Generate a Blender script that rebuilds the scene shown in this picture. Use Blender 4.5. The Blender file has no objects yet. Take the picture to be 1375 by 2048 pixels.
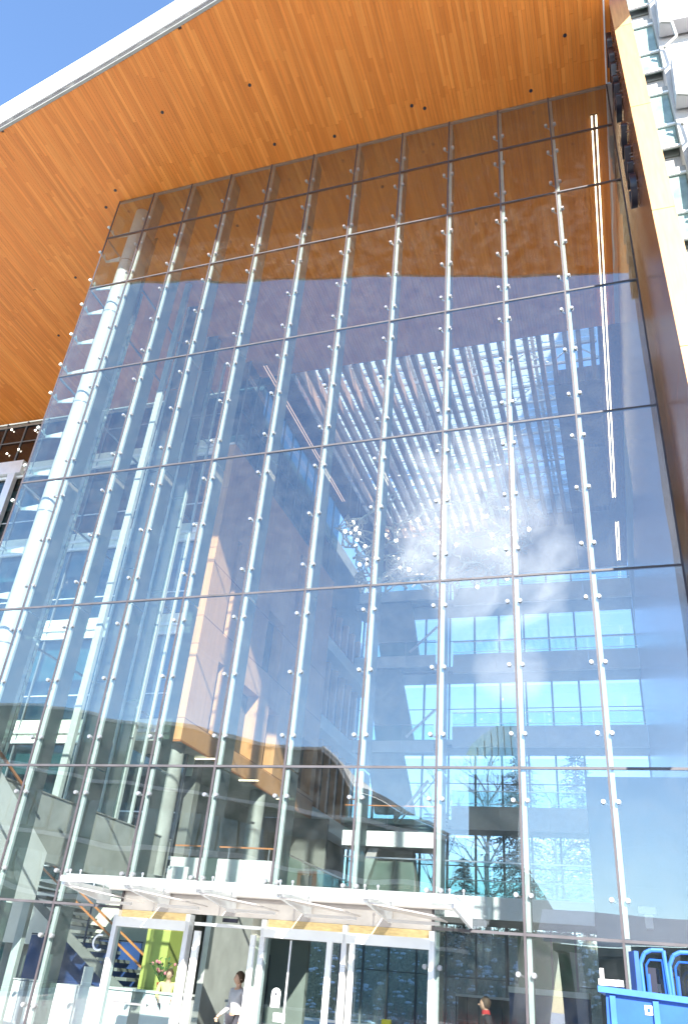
import bpy, bmesh, math, random
import numpy as np
from mathutils import Matrix, Vector
random.seed(7)
SC = bpy.context.scene
COL = SC.collection

# ------------------------------------------------------------------ camera
YAW, PITCH, ROLL, FPX, CAMX, CAMZ = -0.3571, 0.5417, 0.0943, 1576.67, 16.678, 1.6
CAM = Vector((CAMX, -16.0, CAMZ))
_f = Vector((math.sin(YAW)*math.cos(PITCH), math.cos(YAW)*math.cos(PITCH), math.sin(PITCH)))
_r0 = Vector((math.cos(YAW), -math.sin(YAW), 0)); _u0 = _r0.cross(_f)
_r = _r0*math.cos(ROLL) + _u0*math.sin(ROLL); _u = -_r0*math.sin(ROLL) + _u0*math.cos(ROLL)
cd = bpy.data.cameras.new('camera'); cam = bpy.data.objects.new('camera', cd); COL.objects.link(cam)
cam.matrix_world = Matrix(((_r.x, _u.x, -_f.x, CAM.x), (_r.y, _u.y, -_f.y, CAM.y), (_r.z, _u.z, -_f.z, CAM.z), (0, 0, 0, 1)))
cd.sensor_fit = 'VERTICAL'; cd.sensor_height = 36.0; cd.lens = FPX/2048*36.0
cd.clip_start = 0.1; cd.clip_end = 3000
SC.camera = cam

# ------------------------------------------------------------------ light
SA, ST = 0.42, 0.63                      # sun direction: towards (+SA, -1, +ST)
elev = math.atan2(ST, math.hypot(SA, 1)); az = math.atan2(SA, -1)
w = bpy.data.worlds.new('World'); SC.world = w; w.use_nodes = True
nt = w.node_tree; nt.nodes.clear()
CLOUDS = [((-.14, -.856, .497), 11.5, .2, .17, .31), ((-.112, -.929, .353), 3.6, .2, .08, .28)]
sky = nt.nodes.new('ShaderNodeTexSky'); sky.sky_type = 'NISHITA'; sky.sun_disc = False
sky.sun_elevation = elev; sky.sun_rotation = math.atan2(SA, -1.0)
sky.air_density = 1.0; sky.dust_density = 0.1; sky.ozone_density = 4.0
bg = nt.nodes.new('ShaderNodeBackground'); bg.inputs['Strength'].default_value = 0.135
wo = nt.nodes.new('ShaderNodeOutputWorld')
# two lit wisps of vapour low in the southern sky
L = nt.links.new
tc = nt.nodes.new('ShaderNodeTexCoord')
nrm = nt.nodes.new('ShaderNodeVectorMath'); nrm.operation = 'NORMALIZE'; L(tc.outputs['Generated'], nrm.inputs[0])
nz = nt.nodes.new('ShaderNodeTexNoise'); nz.inputs['Scale'].default_value = 11; nz.inputs['Detail'].default_value = 7; nz.inputs['Roughness'].default_value = .62; nz.inputs['Distortion'].default_value = 1.1
L(nrm.outputs[0], nz.inputs['Vector'])
last = sky.outputs[0]
for cdir, a0, a1, amt, shift in CLOUDS:
    dt = nt.nodes.new('ShaderNodeVectorMath'); dt.operation = 'DOT_PRODUCT'; dt.inputs[1].default_value = cdir; L(nrm.outputs[0], dt.inputs[0])
    mr = nt.nodes.new('ShaderNodeMapRange'); mr.interpolation_type = 'SMOOTHSTEP'; mr.inputs['From Min'].default_value = math.cos(math.radians(a0)); mr.inputs['From Max'].default_value = math.cos(math.radians(a1)); mr.inputs['To Min'].default_value = -.5; mr.inputs['To Max'].default_value = shift
    L(dt.outputs['Value'], mr.inputs['Value'])
    ad = nt.nodes.new('ShaderNodeMath'); ad.operation = 'ADD'; L(mr.outputs[0], ad.inputs[0]); L(nz.outputs['Fac'], ad.inputs[1])
    m2 = nt.nodes.new('ShaderNodeMapRange'); m2.interpolation_type = 'SMOOTHSTEP'; m2.inputs['From Min'].default_value = .42; m2.inputs['From Max'].default_value = 1.0; m2.inputs['To Max'].default_value = amt
    L(ad.outputs[0], m2.inputs['Value'])
    mxs = nt.nodes.new('ShaderNodeMix'); mxs.data_type = 'RGBA'
    L(m2.outputs[0], mxs.inputs['Factor']); L(last, mxs.inputs[6]); mxs.inputs[7].default_value = (46, 46, 46, 1); last = mxs.outputs[2]
L(mxs.outputs[2], bg.inputs['Color']); L(bg.outputs[0], wo.inputs['Surface'])
sd = bpy.data.lights.new('sun', 'SUN'); sd.energy = 5.0; sd.angle = math.radians(.53); sd.color = (1, .94, .86)
so = bpy.data.objects.new('sun', sd); COL.objects.link(so)
so.rotation_euler = Vector((-SA, 1, -ST)).to_track_quat('-Z', 'Y').to_euler()
SC.view_settings.view_transform = 'Standard'; SC.view_settings.look = 'None'
SC.view_settings.gamma = 1; SC.view_settings.use_curve_mapping = False
SC.view_settings.exposure = 1.8
cy = SC.cycles
cy.max_bounces = 10; cy.diffuse_bounces = 4; cy.glossy_bounces = 4; cy.transmission_bounces = 4; cy.transparent_max_bounces = 28
cy.caustics_reflective = False; cy.caustics_refractive = False; cy.sample_clamp_indirect = 6

# ------------------------------------------------------------------ materials
def newmat(name):
    m = bpy.data.materials.new(name); m.use_nodes = True
    n = m.node_tree; n.nodes.clear(); o = n.nodes.new('ShaderNodeOutputMaterial')
    return m, n, o
def mat(name, col, rough=.6, metal=0, var=.12, scale=3.0, stretch=(1, 1, 1), bump=0.0, spec=.5, coords='Object', trans=0.0):
    m, n, o = newmat(name)
    b = n.nodes.new('ShaderNodeBsdfPrincipled')
    b.inputs['Roughness'].default_value = rough; b.inputs['Metallic'].default_value = metal
    b.inputs['Specular IOR Level'].default_value = spec
    g = n.nodes.new('ShaderNodeNewGeometry')
    mpn = n.nodes.new('ShaderNodeMapping'); mpn.inputs['Scale'].default_value = stretch
    nn = n.nodes.new('ShaderNodeTexNoise'); nn.inputs['Scale'].default_value = scale; nn.inputs['Detail'].default_value = 6
    rp = n.nodes.new('ShaderNodeValToRGB')
    rp.color_ramp.elements[0].position = .3; rp.color_ramp.elements[1].position = .7
    c = col
    rp.color_ramp.elements[0].color = (*[x*(1-var) for x in c], 1); rp.color_ramp.elements[1].color = (*[min(1, x*(1+var)) for x in c], 1)
    n.links.new(g.outputs['Position'], mpn.inputs['Vector']); n.links.new(mpn.outputs[0], nn.inputs['Vector'])
    n.links.new(nn.outputs['Fac'], rp.inputs['Fac']); n.links.new(rp.outputs[0], b.inputs['Base Color'])
    if bump:
        bp = n.nodes.new('ShaderNodeBump'); bp.inputs['Strength'].default_value = bump; bp.inputs['Distance'].default_value = .02
        n.links.new(nn.outputs['Fac'], bp.inputs['Height']); n.links.new(bp.outputs[0], b.inputs['Normal'])
    n.links.new(b.outputs[0], o.inputs['Surface'])
    return m
def glass(name, r0, tint=(.9, .95, .93), rough=0.0, wob=0.0, frost=0.0, dirt=0.0):
    """thin architectural glass: clear transmission plus an angle-dependent mirror"""
    m, n, o = newmat(name)
    tr = n.nodes.new('ShaderNodeBsdfTransparent'); tr.inputs[0].default_value = (*tint, 1)
    gl = n.nodes.new('ShaderNodeBsdfAnisotropic'); gl.inputs['Roughness'].default_value = rough
    g = n.nodes.new('ShaderNodeNewGeometry')
    dt = n.nodes.new('ShaderNodeVectorMath'); dt.operation = 'DOT_PRODUCT'
    n.links.new(g.outputs['Incoming'], dt.inputs[0]); n.links.new(g.outputs['Normal'], dt.inputs[1])
    ab = n.nodes.new('ShaderNodeMath'); ab.operation = 'ABSOLUTE'; n.links.new(dt.outputs['Value'], ab.inputs[0])
    om = n.nodes.new('ShaderNodeMath'); om.operation = 'SUBTRACT'; om.inputs[0].default_value = 1; n.links.new(ab.outputs[0], om.inputs[1])
    pw = n.nodes.new('ShaderNodeMath'); pw.operation = 'POWER'; pw.inputs[1].default_value = 4.5; n.links.new(om.outputs[0], pw.inputs[0])
    ma = n.nodes.new('ShaderNodeMath'); ma.operation = 'MULTIPLY_ADD'; ma.inputs[1].default_value = 1-r0; ma.inputs[2].default_value = r0
    n.links.new(pw.outputs[0], ma.inputs[0])
    mx = n.nodes.new('ShaderNodeMixShader'); n.links.new(ma.outputs[0], mx.inputs[0]); n.links.new(tr.outputs[0], mx.inputs[1]); n.links.new(gl.outputs[0], mx.inputs[2])
    out = mx
    if wob:
        nn = n.nodes.new('ShaderNodeTexNoise'); nn.inputs['Scale'].default_value = .35; nn.inputs['Detail'].default_value = 1
        n.links.new(g.outputs['Position'], nn.inputs['Vector'])
        bp = n.nodes.new('ShaderNodeBump'); bp.inputs['Strength'].default_value = 1; bp.inputs['Distance'].default_value = wob
        n.links.new(nn.outputs['Fac'], bp.inputs['Height']); n.links.new(bp.outputs[0], gl.inputs['Normal'])
    if frost or dirt:
        df = n.nodes.new('ShaderNodeBsdfDiffuse'); df.inputs[0].default_value = (.85, .88, .86, 1)
        tl = n.nodes.new('ShaderNodeBsdfTranslucent'); tl.inputs[0].default_value = (.85, .88, .86, 1)
        ad = n.nodes.new('ShaderNodeMixShader'); ad.inputs[0].default_value = .75
        n.links.new(df.outputs[0], ad.inputs[1]); n.links.new(tl.outputs[0], ad.inputs[2])
        m3 = n.nodes.new('ShaderNodeMixShader')
        if dirt:
            n2 = n.nodes.new('ShaderNodeTexNoise'); n2.inputs['Scale'].default_value = 2.2; n2.inputs['Detail'].default_value = 8; n2.inputs['Roughness'].default_value = .7
            n.links.new(g.outputs['Position'], n2.inputs['Vector'])
            r2 = n.nodes.new('ShaderNodeMapRange'); r2.inputs['From Min'].default_value = .4; r2.inputs['From Max'].default_value = .8; r2.inputs['To Max'].default_value = dirt; r2.inputs['To Min'].default_value = frost
            n.links.new(n2.outputs['Fac'], r2.inputs['Value']); n.links.new(r2.outputs[0], m3.inputs[0])
        else:
            m3.inputs[0].default_value = frost
        n.links.new(mx.outputs[0], m3.inputs[1]); n.links.new(ad.outputs[0], m3.inputs[2]); out = m3
    n.links.new(out.outputs[0], o.inputs['Surface'])
    return m
def emit(name, col, s):
    m, n, o = newmat(name); e = n.nodes.new('ShaderNodeEmission'); e.inputs[0].default_value = (*col, 1); e.inputs[1].default_value = s
    n.links.new(e.outputs[0], o.inputs['Surface']); return m
def woodmat(name, c1, c2, c3, axis='y', rough=.45, lo=.86, hi=1.12):
    """fine-grained timber; each board takes its own shade"""
    m, n, o = newmat(name)
    b = n.nodes.new('ShaderNodeBsdfPrincipled'); b.inputs['Roughness'].default_value = rough
    g = n.nodes.new('ShaderNodeNewGeometry'); oi = n.nodes.new('ShaderNodeObjectInfo')
    ad = n.nodes.new('ShaderNodeMath'); ad.operation = 'ADD'; n.links.new(g.outputs['Random Per Island'], ad.inputs[0]); n.links.new(oi.outputs['Random'], ad.inputs[1])
    fr = n.nodes.new('ShaderNodeMath'); fr.operation = 'FRACT'; n.links.new(ad.outputs[0], fr.inputs[0])
    rp = n.nodes.new('ShaderNodeValToRGB'); e = rp.color_ramp.elements
    e[0].position = 0; e[0].color = (*c1, 1); e[1].position = 1; e[1].color = (*c3, 1); k = e.new(.55); k.color = (*c2, 1)
    k = e.new(.9); k.color = (*[(x+y)/2 for x, y in zip(c2, c3)], 1)
    n.links.new(fr.outputs[0], rp.inputs['Fac'])
    mpn = n.nodes.new('ShaderNodeMapping'); s = {'y': (14, .5, 14), 'z': (14, 14, .5), 'x': (.5, 14, 14)}[axis]; mpn.inputs['Scale'].default_value = s
    nn = n.nodes.new('ShaderNodeTexNoise'); nn.inputs['Scale'].default_value = 1.0; nn.inputs['Detail'].default_value = 5
    n.links.new(g.outputs['Position'], mpn.inputs['Vector']); n.links.new(mpn.outputs[0], nn.inputs['Vector'])
    mr = n.nodes.new('ShaderNodeMapRange'); mr.inputs['From Min'].default_value = .3; mr.inputs['From Max'].default_value = .7; mr.inputs['To Min'].default_value = lo; mr.inputs['To Max'].default_value = hi
    n.links.new(nn.outputs['Fac'], mr.inputs['Value'])
    ml = n.nodes.new('ShaderNodeVectorMath'); ml.operation = 'SCALE'; n.links.new(rp.outputs[0], ml.inputs[0]); n.links.new(mr.outputs[0], ml.inputs['Scale'])
    n.links.new(ml.outputs[0], b.inputs['Base Color']); n.links.new(b.outputs[0], o.inputs['Surface'])
    return m

M = {}
M['plank'] = woodmat('maple_boards', (.66, .20, .028), (.74, .24, .037), (.84, .31, .058))
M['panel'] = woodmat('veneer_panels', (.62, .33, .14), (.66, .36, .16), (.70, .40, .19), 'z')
M['darkpanel'] = woodmat('dark_timber_panels', (.17, .062, .028), (.20, .074, .034), (.23, .088, .04), 'z', .26, .55, 1.4)  # on the blade wall's side face, shade is put into this darker tone
M['endpanel'] = woodmat('sun_toned_veneer', (.44, .25, .10), (.47, .27, .11), (.50, .30, .13), 'z')  # paler copy for the blade wall's end face, sunlight put into the tone
M['slat'] = woodmat('roof_slats', (.40, .22, .12), (.44, .25, .14), (.48, .28, .16), 'y')
M['white'] = mat('white_paint', (.80, .81, .80), .45, var=.04)
M['whitesteel'] = mat('white_steel', (.52, .57, .55), .35, var=.05)
M['finedge'] = mat('pale_fin_edge', (.48, .55, .52), .3, var=.08, scale=6)
M['steel'] = mat('brushed_steel', (.62, .62, .62), .3, .9, var=.08, scale=12)
M['polished'] = mat('polished_disc', (.52, .52, .53), .28, .7, var=.1)
M['alu'] = mat('aluminium', (.74, .75, .76), .4, .35, var=.05)
M['dark'] = mat('dark_joint', (.06, .05, .055), .5, var=.2)
M['frame'] = mat('grey_frame', (.17, .19, .20), .45, var=.1)
M['joint'] = mat('weathered_joint', (.07, .065, .07), .6, var=.2)
M['greytrim'] = mat('grey_trim', (.30, .30, .27), .5, var=.1)
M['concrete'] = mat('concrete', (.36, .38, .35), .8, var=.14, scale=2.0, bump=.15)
M['darkconc'] = mat('shade_toned_concrete', (.20, .21, .19), .85, var=.15, scale=1.2, bump=.1)  # darker copy of the concrete, shade put into its colour
M['lightpanel'] = mat('pale_balcony_panel', (.72, .76, .74), .45, var=.05)
M['pinkpanel'] = mat('metal_header', (.58, .53, .50), .35, .3, var=.08)
M['ceiling'] = mat('pale_ceiling', (.55, .50, .48), .7, var=.05)
M['stone'] = mat('speckled_stone', (.045, .06, .06), .22, var=.5, scale=30)
M['snow'] = mat('snow', (.82, .84, .88), .6, var=.04, scale=.6, bump=.4)
M['paving'] = mat('paving', (.47, .45, .42), .8, var=.14, scale=.8, bump=.1)
M['floor'] = mat('lobby_floor', (.30, .30, .29), .35, var=.12, scale=1.5)
M['asphalt'] = mat('asphalt', (.06, .06, .065), .9, var=.25, scale=9, bump=.3)
M['scrubtan'] = mat('tan_scrub', (.46, .40, .25), .9, var=.5, scale=2)
M['grass'] = mat('dry_grass', (.30, .27, .16), .9, var=.45, scale=5, bump=.6)
M['black'] = mat('black_metal', (.016, .017, .03), .35, var=.1)
M['blue'] = mat('blue_plastic', (.015, .085, .36), .4, var=.12, scale=5)
M['bluelight'] = mat('light_blue_plastic', (.04, .15, .46), .4, var=.12, scale=5)
M['banner'] = mat('blue_banner', (.02, .05, .16), .6, var=.5, scale=1.1)
M['lime'] = mat('lime_paint', (.40, .43, .11), .5, var=.05)
M['yellow'] = mat('yellow_plastic', (.80, .62, .02), .45, var=.05)
M['osb'] = mat('bare_board', (.62, .45, .22), .8, var=.2, scale=9, stretch=(1, 1, 4))
M['copper'] = mat('timber_handrail', (.48, .20, .07), .4, var=.1)
M['green'] = mat('green_vent', (.04, .16, .07), .4, var=.2)
M['cream'] = mat('cream_spandrel', (.74, .74, .62), .5, var=.05)
M['nbwall'] = mat('neighbour_render', (.46, .44, .41), .6, var=.12, scale=1.5)
M['nbbox'] = mat('neighbour_panel', (.40, .40, .41), .5, var=.06)
M['libdark'] = mat('library_cladding', (.06, .075, .075), .5, var=.3, scale=.3)
M['pale'] = mat('pale_parapet', (.62, .58, .54), .7, var=.06, scale=.5)
M['bark'] = mat('bark', (.16, .12, .09), .9, var=.3, scale=7, bump=.4)
M['palebark'] = mat('pale_bark', (.42, .37, .30), .9, var=.3, scale=7, bump=.3)
M['needle'] = mat('conifer_needles', (.035, .07, .035), .8, var=.5, scale=2.5)
M['redtwig'] = mat('red_twigs', (.32, .05, .035), .7, var=.4, scale=4)
M['leaf'] = mat('green_leaves', (.06, .12, .035), .7, var=.5, scale=6)
M['skin'] = mat('skin', (.52, .32, .22), .55, var=.05)
M['jacket'] = mat('yellow_jacket', (.72, .66, .28), .8, var=.08, scale=8)
M['trousers'] = mat('dark_trousers', (.03, .03, .04), .85, var=.2)
M['coat'] = mat('black_coat', (.02, .02, .025), .85, var=.2)
M['greyshirt'] = mat('grey_shirt', (.42, .42, .44), .85, var=.1)
M['hair'] = mat('brown_hair', (.07, .04, .02), .7, var=.3)
M['red'] = mat('red_cloth', (.45, .03, .03), .8, var=.1)
M['pinkflower'] = mat('pink_petals', (.65, .22, .25), .7, var=.3, scale=15)
M['ledwarm'] = emit('warm_led', (1, .80, .52), 2.6)
M['lamp'] = emit('lamp_disc', (1, .93, .78), 4.5)
M['batten'] = emit('ceiling_batten', (1, .90, .62), 1.3)
M['ledpink'] = emit('pinkish_led', (1, .62, .42), .38)
M['wire'] = mat('pale_wire', (.66, .62, .50), .35, .3, var=.25, scale=2)
M['glassF'] = glass('facade_glass', .15, (.90, .935, .93), wob=.02, dirt=.05)
M['glassS'] = glass('side_glass', .05, (.86, .93, .92))
M['glassB'] = glass('back_glass', .06, (.84, .90, .94), frost=.07)
M['glassDk'] = glass('tinted_glass', .10, (.42, .42, .40))
M['glassWing'] = glass('blue_glass', .10, (.42, .58, .62))
M['greenglass'] = mat('pale_green_glazing', (.22, .30, .27), .08, var=.35, scale=1.3)
M['glassGreen'] = glass('balustrade_glass', .04, (.78, .90, .87))
M['glassFin'] = glass('fin_glass', .08, (.34, .42, .40), frost=.2)
M['glassCan'] = glass('canopy_glass', .10, (.85, .88, .86), frost=.34, dirt=.6)
M['frit'] = glass('frosted_roof_glass', .02, (.95, .97, .98), frost=.93)
M['roofglass'] = glass('roof_glass', .03, (.92, .95, .97))

# ------------------------------------------------------------------ object helpers
WM = {}
def rz(a): return Matrix.Rotation(a, 4, 'Z')
def rx(a): return Matrix.Rotation(a, 4, 'X')
def link(o, mw, parent=None):
    """place an object by its world matrix, with or without a parent"""
    COL.objects.link(o); WM[o] = mw.copy()
    if parent is not None:
        o.parent = parent; o.matrix_parent_inverse = WM[parent].inverted()
    o.matrix_basis = mw
    return o
def tag(o, label=None, cat=None, group=None, kind=None):
    if label: o['label'] = label
    if cat: o['category'] = cat
    if group: o['group'] = group
    if kind: o['kind'] = kind
    return o
def thing(name, label, cat, loc=(0, 0, 0), group=None):
    o = bpy.data.objects.new(name, None); o.empty_display_size = .2
    link(o, Matrix.Translation(loc)); return tag(o, label, cat, group)
_cube = {}
def cube_mesh(m):
    if m not in _cube:
        me = bpy.data.meshes.new('unit_'+m); v = [(x, y, z) for x in (-.5, .5) for y in (-.5, .5) for z in (-.5, .5)]
        f = [(0, 1, 3, 2), (4, 6, 7, 5), (0, 4, 5, 1), (2, 3, 7, 6), (0, 2, 6, 4), (1, 5, 7, 3)]
        me.from_pydata(v, [], f); me.materials.append(M[m]); _cube[m] = me
    return _cube[m]
def piece(name, m, parent, x0, x1, y0, y1, z0, z1, rot=None):
    """one straight board, bar, pane or slab: shares the unit block"""
    o = bpy.data.objects.new(name, cube_mesh(m))
    mw = Matrix.Translation(((x0+x1)/2, (y0+y1)/2, (z0+z1)/2))
    if rot: mw = mw @ rot
    mw = mw @ Matrix.Diagonal((abs(x1-x0), abs(y1-y0), abs(z1-z0), 1))
    return link(o, mw, parent)
class MB:
    def __init__(s): s.v = []; s.f = []
    def add(s, v, f):
        n = len(s.v); s.v += [tuple(p) for p in v]; s.f += [tuple(i+n for i in q) for q in f]; return s
    def box(s, x0, x1, y0, y1, z0, z1):
        v = [(x, y, z) for x in (x0, x1) for y in (y0, y1) for z in (z0, z1)]
        return s.add(v, [(0, 1, 3, 2), (4, 6, 7, 5), (0, 4, 5, 1), (2, 3, 7, 6), (0, 2, 6, 4), (1, 5, 7, 3)])
    def prism(s, poly, d):
        """extrude a polygon (3-D points) by vector d"""
        n = len(poly); v = [tuple(p) for p in poly] + [tuple(a+b for a, b in zip(p, d)) for p in poly]
        f = [tuple(range(n))[::-1], tuple(range(n, 2*n))] + [(i, (i+1) % n, n+(i+1) % n, n+i) for i in range(n)]
        return s.add(v, f)
    def tube(s, p, q, r, r2=None, n=8, cap=True):
        p = Vector(p); q = Vector(q); d = (q-p)
        if d.length < 1e-6: return s
        d.normalize(); a = d.orthogonal().normalized(); b = d.cross(a); r2 = r if r2 is None else r2
        v = [p+(a*math.cos(t)+b*math.sin(t))*r for t in [2*math.pi*i/n for i in range(n)]] + [q+(a*math.cos(t)+b*math.sin(t))*r2 for t in [2*math.pi*i/n for i in range(n)]]
        f = [(i, (i+1) % n, n+(i+1) % n, n+i) for i in range(n)]
        if cap: f += [tuple(range(n))[::-1], tuple(range(n, 2*n))]
        return s.add(v, f)
    def path(s, pts, r, n=6):
        for a, b in zip(pts, pts[1:]): s.tube(a, b, r, n=n)
        return s
    def bar(s, p, q, w, h):
        """rectangular bar between two points, w sideways, h upward"""
        p = Vector(p); q = Vector(q); d = (q-p).normalized(); up = Vector((0, 0, 1))
        if abs(d.z) > .95: up = Vector((0, 1, 0))
        a = d.cross(up).normalized()*w/2; b = a.cross(d).normalized()*h/2
        v = [p-a-b, p+a-b, p+a+b, p-a+b, q-a-b, q+a-b, q+a+b, q-a+b]
        return s.add(v, [(0, 3, 2, 1), (4, 5, 6, 7), (0, 1, 5, 4), (1, 2, 6, 5), (2, 3, 7, 6), (3, 0, 4, 7)])
    def ball(s, c, r, n=8, m=5, sc=(1, 1, 1)):
        v = []; f = []
        for i in range(m+1):
            ph = math.pi*i/m
            for j in range(n):
                t = 2*math.pi*j/n; v.append((c[0]+r*sc[0]*math.sin(ph)*math.cos(t), c[1]+r*sc[1]*math.sin(ph)*math.sin(t), c[2]+r*sc[2]*math.cos(ph)))
        for i in range(m):
            for j in range(n): f.append((i*n+j, i*n+(j+1) % n, (i+1)*n+(j+1) % n, (i+1)*n+j))
        return s.add(v, f)
    def build(s, name, m, parent=None, smooth=False, origin=None):
        o0 = Vector(origin) if origin is not None else (Vector(WM[parent].translation) if parent is not None else Vector((0, 0, 0)))
        me = bpy.data.meshes.new(name); me.from_pydata([tuple(Vector(v)-o0) for v in s.v], [], s.f); me.materials.append(M[m]); me.validate()
        bm = bmesh.new(); bm.from_mesh(me); bmesh.ops.recalc_face_normals(bm, faces=bm.faces); bm.to_mesh(me); bm.free()
        if smooth:
            for p in me.polygons: p.use_smooth = True
        o = bpy.data.objects.new(name, me)
        return link(o, Matrix.Translation(o0), parent)
def dup(o, mw, parent=None):
    c = o.copy(); return link(c, mw, parent)

# ------------------------------------------------------------------ ground
W = 1.6504; X0, X1 = 0.107, 18.36; ZT = 27.38
ZR = [27.38, 25.2, 22.51, 18.32, 14.05, 9.76, 5.56, 2.67, 0.04]
XF = [X0] + [W*k for k in range(1, 11)] + [X1]
g = MB().box(-900, 900, -900, 900, -.6, -.05).build('ground', 'snow'); tag(g, kind='structure')
g = MB().box(-60, 70, -34, 12, -.3, 0).build('plaza_pavement', 'paving'); tag(g, kind='structure')
g = MB().box(-3, 34, .2, 34.3, -.25, .02).build('lobby_floor', 'floor'); tag(g, kind='structure')
g = MB().box(-300, 300, -48, -36, -.045, -.02).build('road', 'asphalt'); tag(g, kind='structure')
def bank(x, y):
    u = min(1, max(0, (y-37)/10)); u = u*u*(3-2*u)
    return -.06+u*(4.9+.7*math.sin(x*.13+1))+max(0, y-47)*.03
hb = MB()
N = 44
hv = []
for i in range(N+1):
    for j in range(N+1):
        x = -70+150*i/N; y = 36.8+70*(j/N)**1.6
        hv.append((x, y, bank(x, y)+(.15*random.random() if j else -.1)))
hb.add(hv, [(i*(N+1)+j, (i+1)*(N+1)+j, (i+1)*(N+1)+j+1, i*(N+1)+j+1) for i in range(N) for j in range(N)])
h = hb.build('hillside', 'grass', smooth=True); tag(h, kind='structure')

# ------------------------------------------------------------------ roof canopy and its boarded soffit
def fas(x): return -(4.36 + .185*x + .0016*max(0, x)**2) if x > -6 else -(4.36-1.11 + .19*(x+6))
canopy = thing('roof_canopy', 'sweeping overhanging roof with white edge and orange timber boarded soffit', 'roof', (9, 0, ZT))
xs = [-18+i*1.0 for i in range(37)]; xs[-1] = 18.34
mb = MB()
outline = [(x, fas(x)) for x in xs] + [(18.34, 0.0), (18.34, 11.05), (3.05, 11.05), (3.05, 11.64), (-18, 11.64)]
mb.prism([(x, y, ZT+.045) for x, y in outline], (0, 0, .9)); mb.build('roof_slab', 'dark', canopy)
MB().prism([(18.36, -8.3, ZT+.045), (19.7, -8.6, ZT+.045), (19.7, -3.3, ZT+.045), (18.36, -3.3, ZT+.045)], (0, 0, 1.7)).build('added_shade_slab', 'plank', canopy)  # unseen roof extension, added to keep sun off the upper fins
mb = MB()
for a, b in zip(xs, xs[1:]):
    mb.prism([(a, fas(a), ZT-.01), (b, fas(b), ZT-.01), (b, fas(b), ZT+.33), (a, fas(a), ZT+.33)], (0, .10, 0))
mb.build('edge_trim', 'greytrim', canopy)
mb = MB()
for a, b in zip(xs, xs[1:]):
    mb.prism([(a, fas(a)-.05, ZT+.33), (b, fas(b)-.05, ZT+.33), (b, fas(b)-.05, ZT+1.80), (a, fas(a)-.05, ZT+1.80)], (0, .3, 0))
mb.build('fascia', 'white', canopy)
boards = []
sw = .125
def board_run(x, ya, yb):
    y = ya - random.random()*1.5
    while y < yb:
        ln = random.choice((1.5, 2.1, 2.7, 3.3, 4.0))*random.uniform(.9, 1.1); a = max(y, ya); b = min(y+ln, yb); y += ln
        if b-a > .08: boards.append((x, x+sw-.004, a+.0015, b-.0015))
x = -18.0
while x < 18.30:
    seam = -1.0 if x > .2 else (-.9-.55*(x-.2)*-1 if False else -.9+(.2-x)*.62)
    yb = 11.6 if x < X0-.1 else (11.05)
    board_run(x, fas(x+.07)+.11, min(seam, yb)+random.choice((-.12, 0, .1)))
    k = boards[-1][3] if boards and abs(boards[-1][0]-x) < 1e-6 else fas(x)
    board_run(x, k+.003, yb)
    x += sw
boards.sort(key=lambda b: ((b[0]+b[1])/2-CAMX)**2 + (max(-5.5, (b[2]+b[3])/2)+16)**2*.9)
sel = [b for b in boards if b[3] < 0.0]
sel = sorted(sel, key=lambda b: -((b[3]-b[2])/(((b[0]-CAMX)**2+((b[2]+b[3])/2+16)**2+26**2)**.5)) if b[0] < 18 else 0)[:298]
ss = set(sel)
for b in sel:
    piece('plank', 'plank', canopy, b[0], b[1], b[2], b[3], ZT-random.uniform(0, .004), ZT+.04)
mb = MB()
for b in boards:
    if b not in ss: mb.box(b[0], b[1], b[2], b[3], ZT-random.uniform(0, .004), ZT+.04)
tag(mb.build('planks', 'plank', canopy), kind='stuff')
# small recessed spotlights in the soffit
spot = MB().tube((0, 0, 0), (0, 0, .03), .055, n=12).tube((0, 0, -.012), (0, 0, 0), .058, .058, n=12)
sp0 = None
for (x, y) in [(12.3, -4.6), (7.0, -3.0), (3.6, -2.9), (.2, -.5), (-.6, .1), (7.0, -.75), (9.2, -.5), (12.1, -.9), (12.5, -.7), (17.2, -1.9), (13.4, -4.4), (16.0, -.4), (15.1, 1.5), (10.3, 1.9), (4.2, 2.2), (-4, 3), (-7, 6)]:
    if sp0 is None: sp0 = spot.build('recessed_light', 'black', canopy, origin=(0, 0, 0)); sp0.matrix_basis = Matrix.Translation((x, y, ZT-.02)); WM[sp0] = sp0.matrix_basis.copy()
    else: dup(sp0, Matrix.Translation((x, y, ZT-.02)), canopy)
# metal slot between soffit and blade wall
piece('slot_trim', 'white', canopy, 18.34, 18.385, -8.0, .0, ZT-.03, ZT+.9)
piece('slot_lining', 'plank', canopy, 18.39, 18.53, -8.0, .0, ZT+.05, ZT+.3)
piece('ceiling_strip', 'ceiling', canopy, 18.345, 18.528, .02, 11.0, ZT-.03, ZT+.02)

# interior ceiling round the rooflight
ceil = thing('atrium_ceiling', 'boarded ceiling margin around the long slatted rooflight', 'ceiling', (9, 20, ZT))
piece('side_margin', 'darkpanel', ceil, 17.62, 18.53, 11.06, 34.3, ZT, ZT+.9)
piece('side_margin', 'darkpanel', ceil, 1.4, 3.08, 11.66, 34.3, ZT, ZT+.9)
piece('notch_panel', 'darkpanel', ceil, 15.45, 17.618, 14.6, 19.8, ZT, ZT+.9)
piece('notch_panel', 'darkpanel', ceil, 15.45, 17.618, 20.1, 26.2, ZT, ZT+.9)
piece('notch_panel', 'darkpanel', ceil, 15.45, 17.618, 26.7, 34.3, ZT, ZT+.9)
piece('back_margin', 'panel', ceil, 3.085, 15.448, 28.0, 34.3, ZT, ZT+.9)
piece('lit_reveal', 'panel', ceil, 2.95, 3.078, 11.2, 28.0, ZT+.905, ZT+2.1)

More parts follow.
